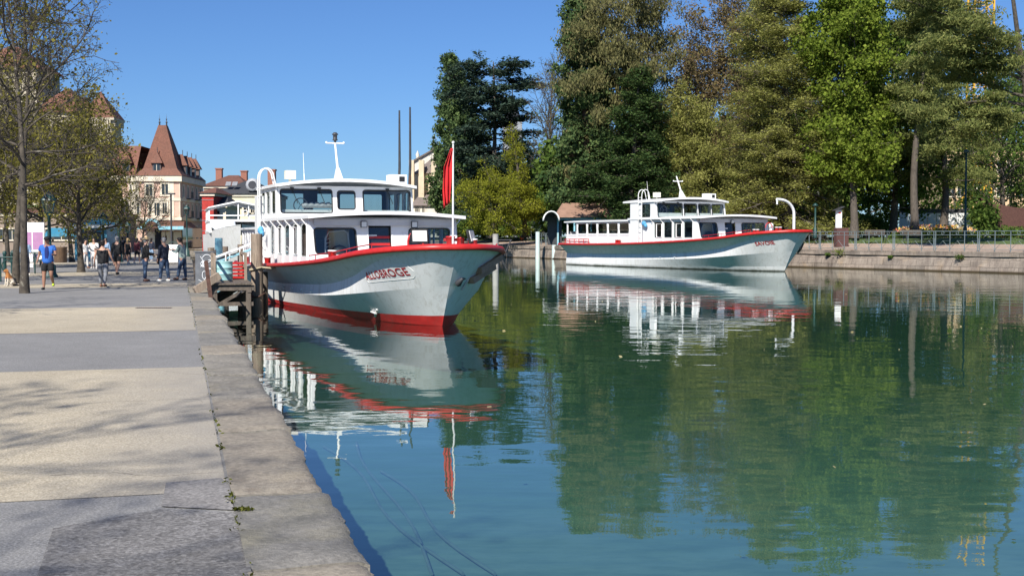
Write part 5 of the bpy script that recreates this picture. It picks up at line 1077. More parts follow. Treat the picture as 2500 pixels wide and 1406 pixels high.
b = MB(); x = (617-522)*k; b.lathe((0, 0, 0), [(.9, 0), (.9, 1.2), (.55, 1.25)], 12); b.v = [(x+p[0], 1.0-p[2]+.2, h+1.2+p[1]) for p in b.v]; b.build('round_dormer', mat('zinc_grey', (.34, .35, .37), .5, .1), o)
house('townhouse', 'red-brown roofed house behind the slate roof, brick chimney at its left end', 'house', 498, 600, 200, 455, 424, wallmat('brown_render', (.35, .25, .18)), BROOF, 14, 3, 0, (), QZ, chim=((512, 1.0), (575, .6)))
o, k, h, hr = house('townhouse', 'narrow house wrapped in red scaffold netting beside the pink hotel', 'house', 494, 522, 150, 472, 455, mat('red_netting', (.45, .045, .035), .9, .25, 1.5, dirt=(.25, .03, .03), dsc=2.5, dst=(1, 1, 2)), BROOF, 9, 1, 0, (), QZ)
b = MB()
for i in range(5): bx2(b, -.05, 1.45, -.06, 0, 1.2+i*1.25, 1.25+i*1.25)
b.build('scaffold_tube', GREYM, o)
house('townhouse', 'low dark-roofed house between red netting and the slate roofed house', 'house', 518, 552, 152, 500, 478, CREAM, SLATE, 8, 1, 0, ((530, 530, 515, .7),), QZ)
# castle on its hill
def castle_block(root, name, u0, u1, Y, v0, v1, apex, m=CST, rn='roof', dep=None, corbel=False, z=0):
    k = Y/F; x0, x1 = AT(u0, 578, Y).x-root.location.x, AT(u1, 578, Y).x-root.location.x; d = dep or (x1-x0); y0 = Y-root.location.y; zt = HC+(HZ-v0)*k-root.location.z; zb = HC+(HZ-v1)*k-root.location.z
    b = MB(); bx2(b, x0, x1, y0, y0+d, zb, zt); w = b.build(name, m, root)
    za = HC+(HZ-apex[1])*k-root.location.z; e = (x1-x0)*.045+.4; cx_ = AT(apex[0], 578, Y).x-root.location.x; rw = apex[2]*k/2 if len(apex) > 2 else .05
    b = MB(); b.add([(x0-e, y0-e, zt), (x1+e, y0-e, zt), (x1+e, y0+d+e, zt), (x0-e, y0+d+e, zt), (cx_-rw, y0+d/2, za), (cx_+rw, y0+d/2, za)], [(0, 1, 5, 4), (1, 2, 5), (2, 3, 4, 5), (3, 0, 4), (3, 2, 1, 0)]); b.build(rn, ROOFT, root)
    if corbel:
        b = MB()
        for i in range(12): x = x0+(x1-x0)*(i+.5)/12; b.box((x, y0-.35, zt-1.2), (.35, .7, 1.4)); b.box((x1+.35, y0+d*(i+.5)/12, zt-1.2), (.7, .35, 1.4))
        bx2(b, x0-.7, x1+.7, y0-.7, y0+d+.7, zt-.5, zt-.01); b.build('corbel', CST, root)
    return w
K = thing('castle', 'medieval stone castle with pointed tiled tower roofs rising behind the plane trees', 'castle', (AT(200, 578, 290).x, 290, 0))
castle_block(K, 'tower', 206, 277, 290, 290, 560, (239, 222), corbel=True)
castle_block(K, 'turret', 194, 220, 306, 262, 560, (207, 238))
castle_block(K, 'keep', 92, 188, 300, 276, 560, (128, 205, 12), dep=24)
castle_block(K, 'main_tower', -60, 95, 310, 170, 560, (8, 106, 24), dep=16)
castle_block(K, 'curtain_wall', 150, 215, 286, 318, 560, (180, 300, 30), dep=8)
# castle hill and distant rise
b = MB(); n = 24
hx = AT(120, 578, 300).x
rows = [[Vector((hx+rr_*math.cos(2*PI*i/n), 320+rr_*math.sin(2*PI*i/n), zq)) for i in range(n+1)] for rr_, zq in ((46, .4), (38, 4), (30, 8), (20, 10), (.1, 11))]
b.grid(rows); tag(b.build('castle_hill', GRASS), kind='structure')
# church behind the park
CH = thing('church', 'cream stone church with grey tiled roofs and a cross on its gable, beyond the boats', 'church', (AT(1005, 578, 200).x, 200, PZ)); k = 200/F
def cz(v): return HC+(HZ-v)*k-PZ
def cxx(u): return (u-1005)*k
CHW = wallmat('church_stone', (.62, .52, .36), (.42, .34, .22)); PALES = wallmat('church_pale_stone', (.66, .62, .54))
b = MB(); P = [(cxx(1002), cz(620)), (cxx(1120), cz(620)), (cxx(1120), cz(395)), (cxx(1056), cz(362)), (cxx(1002), cz(392))]
b.add([(x, 4, z) for x, z in P]+[(x, 26, z) for x, z in P], [(0, 1, 2, 3, 4), (5, 9, 8, 7, 6), (0, 4, 9, 5), (1, 6, 7, 2)]); b.build('nave_wall', PALES, CH)
b = MB(); b.add([(P[4][0]-.4, 3.6, P[4][1]-.1), (P[3][0], 3.6, P[3][1]+.15), (P[3][0], 26, P[3][1]+.15), (P[4][0]-.4, 26, P[4][1]-.1), (P[2][0]+.4, 3.6, P[2][1]-.1), (P[2][0]+.4, 26, P[2][1]-.1)], [(0, 1, 2, 3), (1, 4, 5, 2)]); o = b.build('nave_roof', GROOF, CH); o.modifiers.new('t', 'SOLIDIFY').thickness = .25
b = MB(); pl = [(cxx(1006), 2.5), (cxx(1030), .2), (cxx(1085), .2), (cxx(1105), 2.5), (cxx(1105), 4), (cxx(1006), 4)]; b.prism(pl, 0, cz(423)); b.build('apse_wall', CHW, CH)
b = MB(); ax = cxx(1052); V = [(x+(x-ax)*.04, y-.3, cz(424)) for x, y in pl]+[(ax+1, 3.9, cz(372))]; b.add(V, [(0, 1, 6), (1, 2, 6), (2, 3, 6), (3, 4, 6), (5, 0, 6)]); b.build('apse_roof', GROOF, CH)
b = MB()
for u in (1006, 1030, 1060): b.box((cxx(u), -.2, cz(460)), (.8, 1.6, cz(430)*.9)); b.box((cxx(u), -.9, cz(470)), (.9, .8, 5))
b.build('buttress', CHW, CH)
b = MB(); bx2(b, cxx(1008), cxx(1075), -3.5, .3, 0, cz(503)); b.build('sacristy_wall', PALES, CH)
b = MB(); b.add([(cxx(1006), -4, cz(504)), (cxx(1078), -4, cz(504)), (cxx(1070), .1, cz(472)), (cxx(1028), .1, cz(472))], [(0, 1, 2, 3)]); b.add([(cxx(1006), -4, cz(504)), (cxx(1028), .1, cz(472)), (cxx(1006), .1, cz(504))], [(0, 1, 2)]); b.build('sacristy_roof', GROOF, CH)
for u in (1020, 1026, 1037): win(CH, (cxx(u), -3.5, cz(520)), (1, 0, 0), (0, -1, 0), .32, .9, .06)
b = MB(); x, z = P[3]; b.box((x, 4, z+.5), (.5, .5, .8)); b.bar((x, 4, z+.6), (x, 4, z+2.4), .12); b.bar((x-.55, 4, z+1.8), (x+.55, 4, z+1.8), .12); b.build('cross', GREYM, CH)
b = MB(); b.lathe((P[4][0]+.9, 4, P[4][1]+.4), [(.35, 0), (.2, .3), (.35, .7), (.15, 1.1), (0, 1.5)], 8); b.build('pinnacle', PALES, CH)
SP = thing('church_spire', 'thin grey church spire showing between the cedar and the bare tree', 'spire', (AT(1251, 578, 270).x, 270, PZ)); k = 270/F
b = MB(); h0, h1 = HC+(HZ-300)*k-PZ, HC+(HZ-238)*k-PZ; b.box((0, 0, h0/2), (4.2, 4.2, h0)); b.build('tower', GREYM, SP)
b = MB(); b.lathe((0, 0, h0), [(2.4, 0), (1.1, (h1-h0)*.5), (.1, h1-h0)], 8, sm=False); b.tube([(0, 0, h1), (0, 0, h1+2.5)], .12, 5); b.bar((-.7, 0, h1+1.7), (.7, 0, h1+1.7), .15); b.build('spire_roof', SLATE, SP)
house('villa', 'yellow park villa showing in the gap behind the bare tree', 'house', 1298, 1362, 172, 445, 425, PALE, GROOF, 12, 3, 0, [(1310, 475, 455, .8), (1336, 475, 455, .8), (1352, 475, 455, .8), (1310, 520, 498, .8), (1336, 520, 498, .8), (1340, 575, 540, 1.2)])
house('apartment_block', 'pale block of flats glimpsed between trunks behind the giant sequoia', 'apartment block', 1400, 1640, 215, 380, 360, wallmat('white_render', (.7, .68, .62)), GROOF, 14, 3, 0, [(1420+i*26, v, v-26, 1.1) for i in range(8) for v in (440, 500, 560)])
house('apartment_block', 'pale block of flats glimpsed behind the olive-gold tree', 'apartment block', 1720, 2010, 220, 420, 400, wallmat('white_render', (.7, .68, .62)), GROOF, 14, 3, 0, [(1745+i*30, v, v-26, 1.1) for i in range(8) for v in (470, 530)])
house('apartment_block', 'orange-cream block of flats behind the yellow crane at the right', 'apartment block', 2300, 2520, 200, 360, 340, wallmat('apricot_render', (.66, .46, .28)), GROOF, 14, 3, 0, [(2320+i*24, v, v-26, 1.1) for i in range(8) for v in (420, 480, 540)])
# white building-site hoarding
hp = MB(); x0, x1 = AT(2195, 578, 128).x, AT(2400, 578, 128).x
for i in range(9): bx2(hp, i*(x1-x0)/9+.03, (i+1)*(x1-x0)/9-.03, 0, .08, 0, 2.55)
HO = thing('site_hoarding', 'white building-site hoarding between the tree trunks behind the flower bed', 'hoarding', (x0, 128, PZ)); hp.build('panel', WHITE, HO)
b = MB(); bx2(b, 0, x1-x0, .1, .2, 2.55, 3.0); b.build('dark_top_strip', STEEL, HO)
# tower crane
CR = thing('tower_crane', 'yellow lattice tower crane mast rising behind the pines at right', 'crane', (AT(2386, 578, 190).x, 190, PZ)); b = MB(); YC = mat('crane_yellow', (.72, .40, .04), .5, .12)
w = 1.45; top = 46
for x in (-w, w):
    for y in (-w, w): b.bar((x, y, 0), (x, y, top), .26)
for i in range(22):
    z = i*2.1
    for a, c in (((-w, -w), (w, -w)), ((w, -w), (w, w)), ((w, w), (-w, w)), ((-w, w), (-w, -w))):
        b.bar((*a, z), (*c, z), .1); b.bar((*a, z), (*c, z+2.1), .1)
b.build('mast', YC, CR); b = MB(); b.box((0, 0, .8), (4.5, 4.5, 1.6)); b.build('ballast', GREYM, CR)
b = MB(); b.bar((-6, -3, 3.2), (-3, -3, 6.2), .5); b.bar((-3, -3, 3.2), (-3, -3, 7), .35); b.bar((-6, -3, 3.2), (-6, -3, 1), .3); b.build('brace', YC, CR)
# brick shelter and hedge at the right edge
SHP = thing('brick_shelter', 'dark brick wall shelter with curved top in deep shade at the right edge', 'shelter', (AT(2490, 578, 108).x, 108, PZ)); BRK = mat('dark_red_brick', (.10, .045, .035), .9, .25, 9)
b = MB(); n = 12; rows = [[Vector((-2.3+7*i/n, 0, 0)) for i in range(n+1)], [Vector((-3.6+8.3*i/n, -.3, 2.6+.9*(2*i/n-1)**2)) for i in range(n+1)], [Vector((-3.6+8.3*i/n, .4, 2.6+.9*(2*i/n-1)**2)) for i in range(n+1)], [Vector((-2.3+7*i/n, .5, 0)) for i in range(n+1)]]; b.grid(rows, sm=False, flip=False); b.build('wall', BRK, SHP)
# ticket kiosk on the far bank
KI = thing('kiosk', 'pale blue landing kiosk with brown sheet roof and arched entrance hood', 'kiosk', (AT(1362, 578, 119).x, 119, BZ+.2)); k = 119/F
b = MB()
for x in (0, 1.6, 3.2, 5.0, 7.0, 9.0): b.bar((x, 0, 0), (x, 0, 2.6), .16); b.bar((x, 3, 0), (x, 3, 2.6), .16)
b.tube([Vector((.0+.8+.8*math.cos(t), -.1, 2.0+.8*math.sin(t))) for t in [PI*i/8 for i in range(9)]], .09, 6); bx2(b, 3.2, 9, .1, .2, 0, .9); bx2(b, 0, 9, -.05, .1, 2.4, 2.65); b.build('frame', BLUE, KI)
b = MB(); bx2(b, 2.2, 9, 1.2, 3, .0, 2.4); b.build('booth', BLUE, KI); b = MB(); bx2(b, 2.6, 4.4, 1.1, 1.19, .9, 2.1); bx2(b, 5.2, 7.4, 1.1, 1.19, .2, 2.1); b.build('booth_window', DGLASS, KI)
b = MB(); b.add([(-.4, -.6, 2.65), (10, -.6, 2.65), (9, 1.5, 4.1), (.5, 1.5, 4.1), (10, 3.8, 2.65), (-.4, 3.8, 2.65)], [(0, 1, 2, 3), (3, 2, 4, 5), (0, 3, 5), (1, 4, 2)]); b.build('roof', mat('brown_sheet_roof', (.28, .17, .12), .6, .2, 2), KI)
b = MB(); rows = [[Vector((-.4+-.3+.7*math.cos(PI*i/10), y, 2.3+.85*math.sin(PI*i/10))) for i in range(11)] for y in (-2.2, .4)]; b.grid(rows); n = len(b.v)//2; o = b.build('arched_hood', WHITE, KI); o.modifiers.new('t', 'SOLIDIFY').thickness = .12; b = MB(); b.add([(p.x, .3, p.z) for p in rows[0]], [tuple(range(11))]); b.box((-.3, .32, 1.15), (1.4, .05, 2.3)); b.build('hood_shade_panel', DARK, KI)  # dark panel stands in for the shade inside the hood
# blue kiosk and shop awnings on the promenade side
KB = thing('kiosk', 'bright blue kiosk with white fascia under the plane trees', 'kiosk', (AT(182, 578, 92).x, 92, QZ)); AZ = mat('azure_panel', (.05, .22, .32), .45, .15)
b = MB(); bx2(b, 0, 2.4, 0, 2.5, 0, 2.4); b.build('body', AZ, KB); b = MB(); bx2(b, -.3, 2.7, -.5, 2.8, 2.4, 2.65); b.build('fascia', WHITE, KB); b = MB(); bx2(b, .4, 2.0, -.03, .0, .9, 2.1); b.build('hatch', DARK, KB)
b = MB(); b.add([(-.3, -.6, 2.66), (2.7, -.6, 2.66), (1.7, 1, 3.1), (.8, 1, 3.1), (2.7, 2.8, 2.66), (-.3, 2.8, 2.66)], [(0, 1, 2, 3), (3, 2, 4, 5), (1, 4, 2), (0, 3, 5)]); b.build('roof', AZ, KB)
house('shop_row', 'low dark shop row in shade under the plane trees at left', 'shop', -120, 250, 132, 520, 505, wallmat('dark_brown_render', (.28, .22, .17)), BROOF, 12, 3, 0, [(u, 585, 560, 1.6) for u in range(-90, 240, 40)], QZ)  # walls in one even dark brown
for i, (u, Y) in enumerate(((166, 118), (263, 150), (222, 140))):
    b = MB(); w = 3.4; b.add([(-w/2, 0, 2.6), (w/2, 0, 2.6), (w/2, -1.5, 2.0), (-w/2, -1.5, 2.0), (-w/2, -1.5, 1.75), (w/2, -1.5, 1.75)], [(0, 3, 2, 1), (3, 4, 5, 2)])
    for x in (-w/2, w/2): b.bar((x, -1.45, -0.0), (x, -1.45, 2.0), .06, mi=1)
    o = b.build('awning', [AZ, GREYM]); o.location = (AT(u, 578, Y).x, Y, QZ); o.modifiers.new('t', 'SOLIDIFY').thickness = .04; tag(o, ['blue shop awning left of the blue kiosk', 'blue shop awning at the foot of the pink hotel', 'blue shop awning just right of the blue kiosk'][i], 'awning')
# ================================================================ PEOPLE
def skin(name, N, E, m, parent, lev=1, root=0):
    me = bpy.data.meshes.new(name); me.from_pydata([n[0] for n in N], E, []); me.materials.append(m)
    o = bpy.data.objects.new(name, me); COL.objects.link(o); o.parent = parent
    sk = o.modifiers.new('skin', 'SKIN'); sk.use_smooth_shade = True
    for i, (v, n) in enumerate(zip(me.skin_vertices[0].data, N)): v.radius = n[1]; v.use_root = (i == root)
    s = o.modifiers.new('sub', 'SUBSURF'); s.levels = s.render_levels = lev; return o
def cloth(n, c, v=.2): return mat('cloth_'+n, c, .85, v, 6, .2, 60)
SKIN = mat('skin', (.52, .30, .21), .55, .08); SKIND = mat('tanned_skin', (.33, .17, .11), .55, .1)
HAIRD = mat('dark_hair', (.018, .013, .011), .6, .3, 30); HAIRB = mat('blond_hair', (.42, .28, .13), .6, .3, 30); HAIRG = mat('grey_hair', (.30, .29, .28), .7, .2, 30)
BLK = cloth('black', (.012, .012, .013)); NVY = cloth('navy', (.018, .024, .045)); DEN = cloth('denim', (.06, .10, .17)); LDEN = cloth('light_denim', (.25, .36, .50)); GRJ = cloth('grey_denim', (.20, .21, .23), .4)
BLT = cloth('bright_blue', (.03, .14, .50)); WHT = cloth('off_white', (.66, .65, .62)); SGE = cloth('sage', (.27, .36, .34)); DKG = cloth('charcoal', (.03, .032, .035)); MAR = cloth('maroon', (.10, .02, .03)); ORG = cloth('orange', (.60, .10, .03))
STRAW = mat('straw', (.55, .40, .20), .8, .2, 20); SHOEB = mat('brown_leather', (.14, .06, .035), .6, .2); SHOEW = mat('white_shoe', (.70, .70, .66), .6, .1); SHOEY = mat('neon_yellow_shoe', (.55, .72, .05), .6, .1)
def V3(*a): return Vector(a)
def limb(o, L, sw, out=0):               # swing forward (towards -Y) and outwards
    return o+Vector((math.sin(R(out))*L, -math.sin(R(sw))*L*math.cos(R(out)), -math.cos(R(sw))*math.cos(R(out))*L))
def person(lab, u, v, h, rz, top, bottom, shoes, hair, sk=SKIN, legs=((0, 0), (0, 0)), arms=((0, 10, 8), (0, 10, 8)), sleeve=1, short=0, lean=0, hat=None, bun=None, longhair=0, group=None, wide=1.0, pos=None, sit=0, head=0):
    p = pos if pos is not None else G(u, v, QZ)
    r = thing('person', lab, 'person', p, rz, group)
    hip = V3(0, 0, .525*h); N = []; E = []
    def spine(t, z): return V3(0, -math.sin(R(lean))*(z-.525)*h, z*h)
    waist, chest, neck = spine(0, .62), spine(0, .755), spine(0, .85)
    hd = spine(0, .925)+V3(0, -.012*h-.03*h*math.sin(R(head)), 0); w = wide
    def add(pt, a, b, par): N.append((tuple(pt), (a*h, b*h))); E.append((par, len(N)-1)) if par is not None else None; return len(N)-1
    i0 = add(hip, .075*w, .062*w, None); i1 = add(waist, .068*w, .055*w, i0); i2 = add(chest, .082*w, .06*w, i1); i3 = add(neck, .034, .034, i2)
    j = add(hd+V3(0, 0, -.035*h), .040, .046, i3); j2 = add(hd+V3(0, 0, .01*h), .046, .056, j); add(hd+V3(0, .004*h, .05*h), .036, .042, j2)
    add(hd+V3(0, -.060*h, -.008*h), .007, .007, j2)
    # torso, sleeves and trousers have their own node lists
    T = [((*chest,), (.108*w*h, .086*w*h)), ((*(neck+V3(0, 0, .0*h)),), (.044*h, .046*h)), ((*waist,), (.097*w*h, .083*w*h)), ((*(hip+V3(0, 0, .01*h)),), (.104*w*h, .090*w*h)), ((*(hip-V3(0, 0, .05*h)),), (.102*w*h, .090*w*h))]; TE = [(0, 1), (0, 2), (2, 3), (3, 4)]
    B = [((*(hip+V3(0, 0, .01*h)),), (.088*w*h, .075*w*h)), ((*(hip+V3(0, 0, .075*h)),), (.082*w*h, .07*w*h))]; BE = [(0, 1)]; feet = []
    lowest = 1e9
    for s, (sw, kn) in zip((1, -1), legs):
        hp = hip+V3(s*.05*h*w, 0, -.01*h); k = limb(hp, .245*h, sw, s*3); a = limb(k, .235*h, sw-kn, s*1); lowest = min(lowest, a.z-.04*h)
        q = add(hp, .055*w, .06*w, i0); q = add(hp.lerp(k, .5), .046*w, .05*w, q); q = add(k, .034, .036, q); q = add(k.lerp(a, .35), .034, .036, q); q = add(a, .02, .022, q)
        fd = limb(V3(0, 0, 0), 1, sw-kn+90, 0) if abs(sw-kn) > 50 else V3(s*.15, -1, -.02); fd.normalize()
        add(a+fd*.07*h+V3(0, 0, -.022*h), .018, .014, q)
        b = len(B); B.append(((*hp,), (.066*w*h, .068*w*h))); BE.append((0, b)); B.append(((*hp.lerp(k, .5),), (.057*w*h, .06*w*h))); BE.append((b, b+1))
        if short: B.append(((*hp.lerp(k, .78),), (.056*w*h, .058*w*h))); BE.append((b+1, b+2))
        else:
            B.append(((*k,), (.044*h, .046*h))); BE.append((b+1, b+2)); B.append(((*k.lerp(a, .4),), (.042*h, .043*h))); BE.append((b+2, b+3)); B.append(((*a.lerp(k, .06),), (.034*h, .036*h))); BE.append((b+3, b+4))
        feet.append((a, fd))
    for s, (sw, el, out) in zip((1, -1), arms):
        sh = chest+V3(s*.105*h*w, 0, .045*h); e = limb(sh, .165*h, sw, s*out); wr = limb(e, .145*h, sw+el, s*(out-.35*el*.6)); d = (wr-e).normalized()
        q = add(sh, .03, .03, i2); q = add(sh.lerp(e, .5), .027, .028, q); q = add(e, .021, .022, q); q = add(e.lerp(wr, .35), .022, .022, q); q = add(wr, .013, .015, q)
        sd = d.cross(V3(1, 0, 0)); sd = sd.normalized() if sd.length > .1 else V3(0, 1, 0); pm = add(wr+d*.03*h, .017, .010, q)
        for f in range(4):
            o_ = (f-1.5)*.0095*h; g1 = wr+d*(.052+.004*(f in (1, 2)))*h+sd*o_; g2 = g1+d*(.022+.006*(f in (1, 2)))*h+V3(-s*.010*h, 0, 0); x = add(g1, .0052, .0052, pm); add(g2, .0042, .0042, x)
        t_ = add(wr+d*.03*h-sd*.022*h, .0058, .0058, pm); add(wr+d*.05*h-sd*.03*h, .0045, .0045, t_)
        b = len(T); T.append(((*sh,), ((.043 if sleeve else .04)*h, .043*h))); TE.append((0, b))
        if sleeve:
            T.append(((*sh.lerp(e, .55),), (.038*h, .038*h))); TE.append((b, b+1))
            if sleeve > .5: T.append(((*e,), (.032*h, .032*h))); TE.append((b+1, b+2)); T.append(((*e.lerp(wr, .5),), (.03*h, .03*h))); TE.append((b+2, b+3)); T.append(((*e.lerp(wr, .95),), (.023*h, .023*h))); TE.append((b+3, b+4))
    dz = V3(0, 0, -lowest)
    for L in (N, T, B):
        for i, n in enumerate(L): L[i] = ((n[0][0], n[0][1], n[0][2]+dz.z-(sit and 0)), n[1])
    skin('body', N, E, sk, r); skin('top', T, TE, top, r); skin('trousers' if not short else 'shorts', B, BE, bottom, r)
    for i, (a, fd) in enumerate(feet):
        b = MB(); a = a+dz; sid = V3(-fd.y, fd.x, 0).normalized(); up = sid.cross(fd)*-1; up = up if up.z > 0 else -up
        M = Matrix((fd, sid, up)).transposed(); b.ball((0, 0, 0), (.078*h, .027*h, .028*h), 8); b.v = [tuple(a+fd*.035*h+V3(0, 0, -.016*h)+M@Vector(x)) for x in b.v]; b.build('shoe', shoes[i] if isinstance(shoes, tuple) else shoes, r)
    hd = hd+dz; b = MB()
    if hair is not None:
        b.ball(hd+V3(0, .018*h, .030*h), (.053*h, .060*h, .047*h), 12); b.ball(hd+V3(0, .03*h, -.005*h), (.050*h, .040*h, .050*h), 10)
        if longhair: b.tube([hd+V3(0, .04*h, .0), hd+V3(0, .055*h, -.08*h), hd+V3(0, .05*h, -.16*h*longhair)], [.045*h, .045*h, .02*h], 8)
        b.build('hair', hair, r)
    b = MB(); [b.ball(hd+V3(x*h, -.050*h, .006*h), .007*h, 6) for x in (-.02, .02)]; b.build('eyes', BLACK, r)
    if hat == 'straw':
        b = MB(); b.lathe(hd+V3(0, 0, .045*h), [(.0, .045*h), (.05*h, .04*h), (.058*h, .0), (.10*h, -.008*h), (.10*h, -.012*h), (0, -.012*h)], 14); b.build('straw_hat', STRAW, r)
    if hat == 'cap':
        b = MB(); b.ball(hd+V3(0, 0, .032*h), (.060*h, .066*h, .04*h), 10); b.box(hd+V3(0, -.085*h, .026*h), (.085*h, .07*h, .008*h)); b.build('cap', BLK, r)
    if hat == 'sun': b = MB(); b.box(hd+V3(0, -.055*h, .008*h), (.09*h, .02*h, .02*h)); b.build('sunglasses', BLACK, r)
    return r, chest+dz, hip+dz
f_ = PI
r1, c1, h1 = person('man running towards the viewer in a bright blue T-shirt, black shorts and one neon shoe', 118, 707, 1.76, R(8), BLT, BLK, (SHOEY, DKG), HAIRD, SKIND, legs=((14, 55), (6, 4)), arms=((14, 80, 14), (-16, 60, 16)), sleeve=.4, short=1, lean=5, hat='cap', wide=1.12)
b = MB(); b.ball(c1+V3(0, -.105, -.13), (.075, .03, .25), 12); b.build('dark_shirt_panel', cloth('deep_blue', (.008, .02, .14)), r1)
person('woman walking away in a black sleeveless top and faded grey jeans, hair pinned up', 252, 701, 1.64, R(172), BLK, GRJ, SHOEB, HAIRD, legs=((10, 8), (-8, 14)), arms=((-8, 16, 14), (10, 22, 14)), sleeve=0, wide=1.22)
person('man walking away in a black jacket, black shorts and bare legs', 287, 671, 1.78, R(168), BLK, BLK, DKG, HAIRG, legs=((12, 4), (-12, 16)), arms=((-6, 14, 10), (8, 16, 10)), short=1, wide=1.1)
person('elderly man in a straw hat, dark jacket and blue jeans standing in the queue', 355, 687, 1.72, R(118), BLK, DEN, SHOEB, HAIRG, legs=((2, 0), (-3, 2)), arms=((10, 60, 6), (14, 64, 6)), hat='straw', lean=3, wide=1.08)
r5, c5, h5 = person('man in a navy jacket and jeans holding a black shoulder bag, cropped hair', 401, 687, 1.73, R(-118), NVY, DEN, SHOEW, HAIRG, legs=((6, 0), (-7, 4)), arms=((2, 16, 8), (10, 22, 8)), wide=1.12, head=20)
b = MB(); b.ball((-.05, -.22, .82), (.2, .12, .2), 10); b.tube([(-.02, -.2, 1.0), (.05, -.12, 1.1), (.1, -.02, 1.0)], .012, 5); b.build('shoulder_bag', BLK, r5)
person('young man in a sage jumper and jeans leaning on the rail with folded arms', 447, 684, 1.72, R(-100), SGE, DEN, SHOEB, HAIRD, legs=((14, 2), (-4, 2)), arms=((24, 88, 6), (20, 92, 6)), lean=10, head=30)
rw, cw_, hw_ = person('woman in a white hoodie and grey trousers holding a small child', 230, 656, 1.68, R(10), WHT, GRJ, SHOEW, HAIRD, legs=((3, 0), (-3, 2)), arms=((30, 80, 6), (30, 84, 6)), wide=1.15, longhair=.6)
person('small child in white standing in front of the woman in the white hoodie', 233, 657, 1.12, R(5), WHT, WHT, SHOEW, HAIRD, arms=((10, 30, 10), (10, 30, 10)))
person('person all in white half hidden behind the olive plane tree trunk', 209, 655, 1.60, R(60), WHT, WHT, SHOEB, HAIRD, legs=((4, 0), (-4, 3)), arms=((10, 50, 6), (10, 40, 6)))
person('woman with sunglasses in a light denim jacket behind the woman in black', 259, 654, 1.68, R(0), LDEN, DKG, SHOEB, HAIRD, legs=((5, 0), (-5, 4)), longhair=1, hat='sun')
person('blond woman in a black top and black shorts walking away', 313, 643, 1.66, R(165), BLK, BLK, SHOEW, HAIRB, legs=((10, 2), (-8, 10)), sleeve=0, short=1, longhair=1)
person('woman in a maroon-black jacket and shorts with a dark ponytail', 335, 643, 1.68, R(150), MAR, BLK, SHOEW, HAIRD, legs=((-8, 10), (10, 2)), short=1, longhair=1)
person('distant person in a navy jumper and pale jeans walking away', 370, 638, 1.66, R(170), NVY, LDEN, SHOEW, HAIRD, legs=((8, 2), (-8, 8)), longhair=1)
person('distant person in black carrying a bag near the hotel entrance', 300, 634, 1.72, R(175), BLK, DKG, SHOEB, HAIRD, legs=((6, 2), (-6, 8)))
person('distant person in a grey jacket before the shop fronts', 344, 630, 1.70, R(20), DKG, DEN, SHOEB, HAIRG, legs=((6, 2), (-6, 8)))
person('person in a light blue shirt half hidden behind the nearest plane tree', 63, 672, 1.66, R(30), LDEN, NVY, SHOEW, HAIRD, legs=((4, 0), (-4, 3)), arms=((16, 60, 6), (16, 50, 6)))
# people on the far bank by the railing
for u, v, m, lab in ((1274, 597, ORG, 'person in an orange jacket sitting on the far bank wall by the railing'), (1290, 597, WHT, 'person in a white top beside the one in orange on the far bank')):
    p = G(u, v, BZ); person(lab, 0, 0, 1.6, R(10), m, DKG, SHOEB, HAIRD, pos=p, legs=((70, 75), (70, 75)), arms=((20, 50, 6), (20, 50, 6)), lean=8)
# dog sitting behind the trunk
dp = G(24, 699, QZ); D = thing('dog', 'small ginger and white dog sitting beside the darker plane trunk', 'dog', dp, R(-30))
ND = [((0, .12, .14), (.09, .10)), ((0, .02, .28), (.085, .095)), ((0, -.06, .40), (.07, .08)), ((0, -.10, .50), (.05, .055)), ((0, -.16, .56), (.052, .055)), ((0, -.25, .535), (.022, .022)),
      ((.06, -.11, .33), (.03, .035)), ((.06, -.13, .16), (.022, .022)), ((.06, -.15, .03), (.02, .02)), ((.06, -.20, .02), (.018, .014)), ((-.06, -.11, .33), (.03, .035)), ((-.06, -.13, .16), (.022, .022)), ((-.06, -.15, .03), (.02, .02)), ((-.06, -.2, .02), (.018, .014)),
      ((.09, .06, .14), (.055, .06)), ((.12, -.06, .12), (.035, .035)), ((.11, .04, .03), (.02, .02)), ((.11, -.07, .02), (.018, .014)), ((-.09, .06, .14), (.055, .06)), ((-.12, -.06, .12), (.035, .035)), ((-.11, .04, .03), (.02, .02)), ((-.11, -.07, .02), (.018, .014)),
      ((0, .24, .08), (.02, .02)), ((.08, .34, .06), (.012, .012)), ((.045, -.12, .60), (.012, .022)), ((.075, -.11, .52), (.010, .02)), ((-.045, -.12, .60), (.012, .022)), ((-.075, -.11, .52), (.010, .02))]
ED = [(0, 1), (1, 2), (2, 3), (3, 4), (4, 5), (2, 6), (6, 7), (7, 8), (8, 9), (2, 10), (10, 11), (11, 12), (12, 13), (0, 14), (14, 15), (15, 16), (16, 17), (0, 18), (18, 19), (19, 20), (20, 21), (0, 22), (22, 23), (4, 24), (24, 25), (4, 26), (26, 27)]
m, t, bb, o_ = nodes('ginger_white_fur'); n = noise(t, 6, 3, space='obj'); tc = NN(t, 'ShaderNodeTexCoord'); sx = NN(t, 'ShaderNodeSeparateXYZ'); t.links.new(tc.outputs['Object'], sx.inputs[0])
ad = NN(t, 'ShaderNodeMath', operation='MULTIPLY_ADD'); t.links.new(n.outputs[0], ad.inputs[0]); ad.inputs[1].default_value = .16; t.links.new(sx.outputs[2], ad.inputs[2])
t.links.new(ramp(t, ad.outputs[0], [(.32, (.62, .56, .46)), (.38, (.42, .17, .05))]).outputs[0], bb.inputs['Base Color']); bb.inputs['Roughness'].default_value = .9
skin('body', ND, ED, m, D)
b = MB(); b.ball((0, -.275, .54), .015, 6); b.ball((.028, -.205, .585), .01, 6); b.ball((-.028, -.205, .585), .01, 6); b.build('nose_and_eyes', BLACK, D)
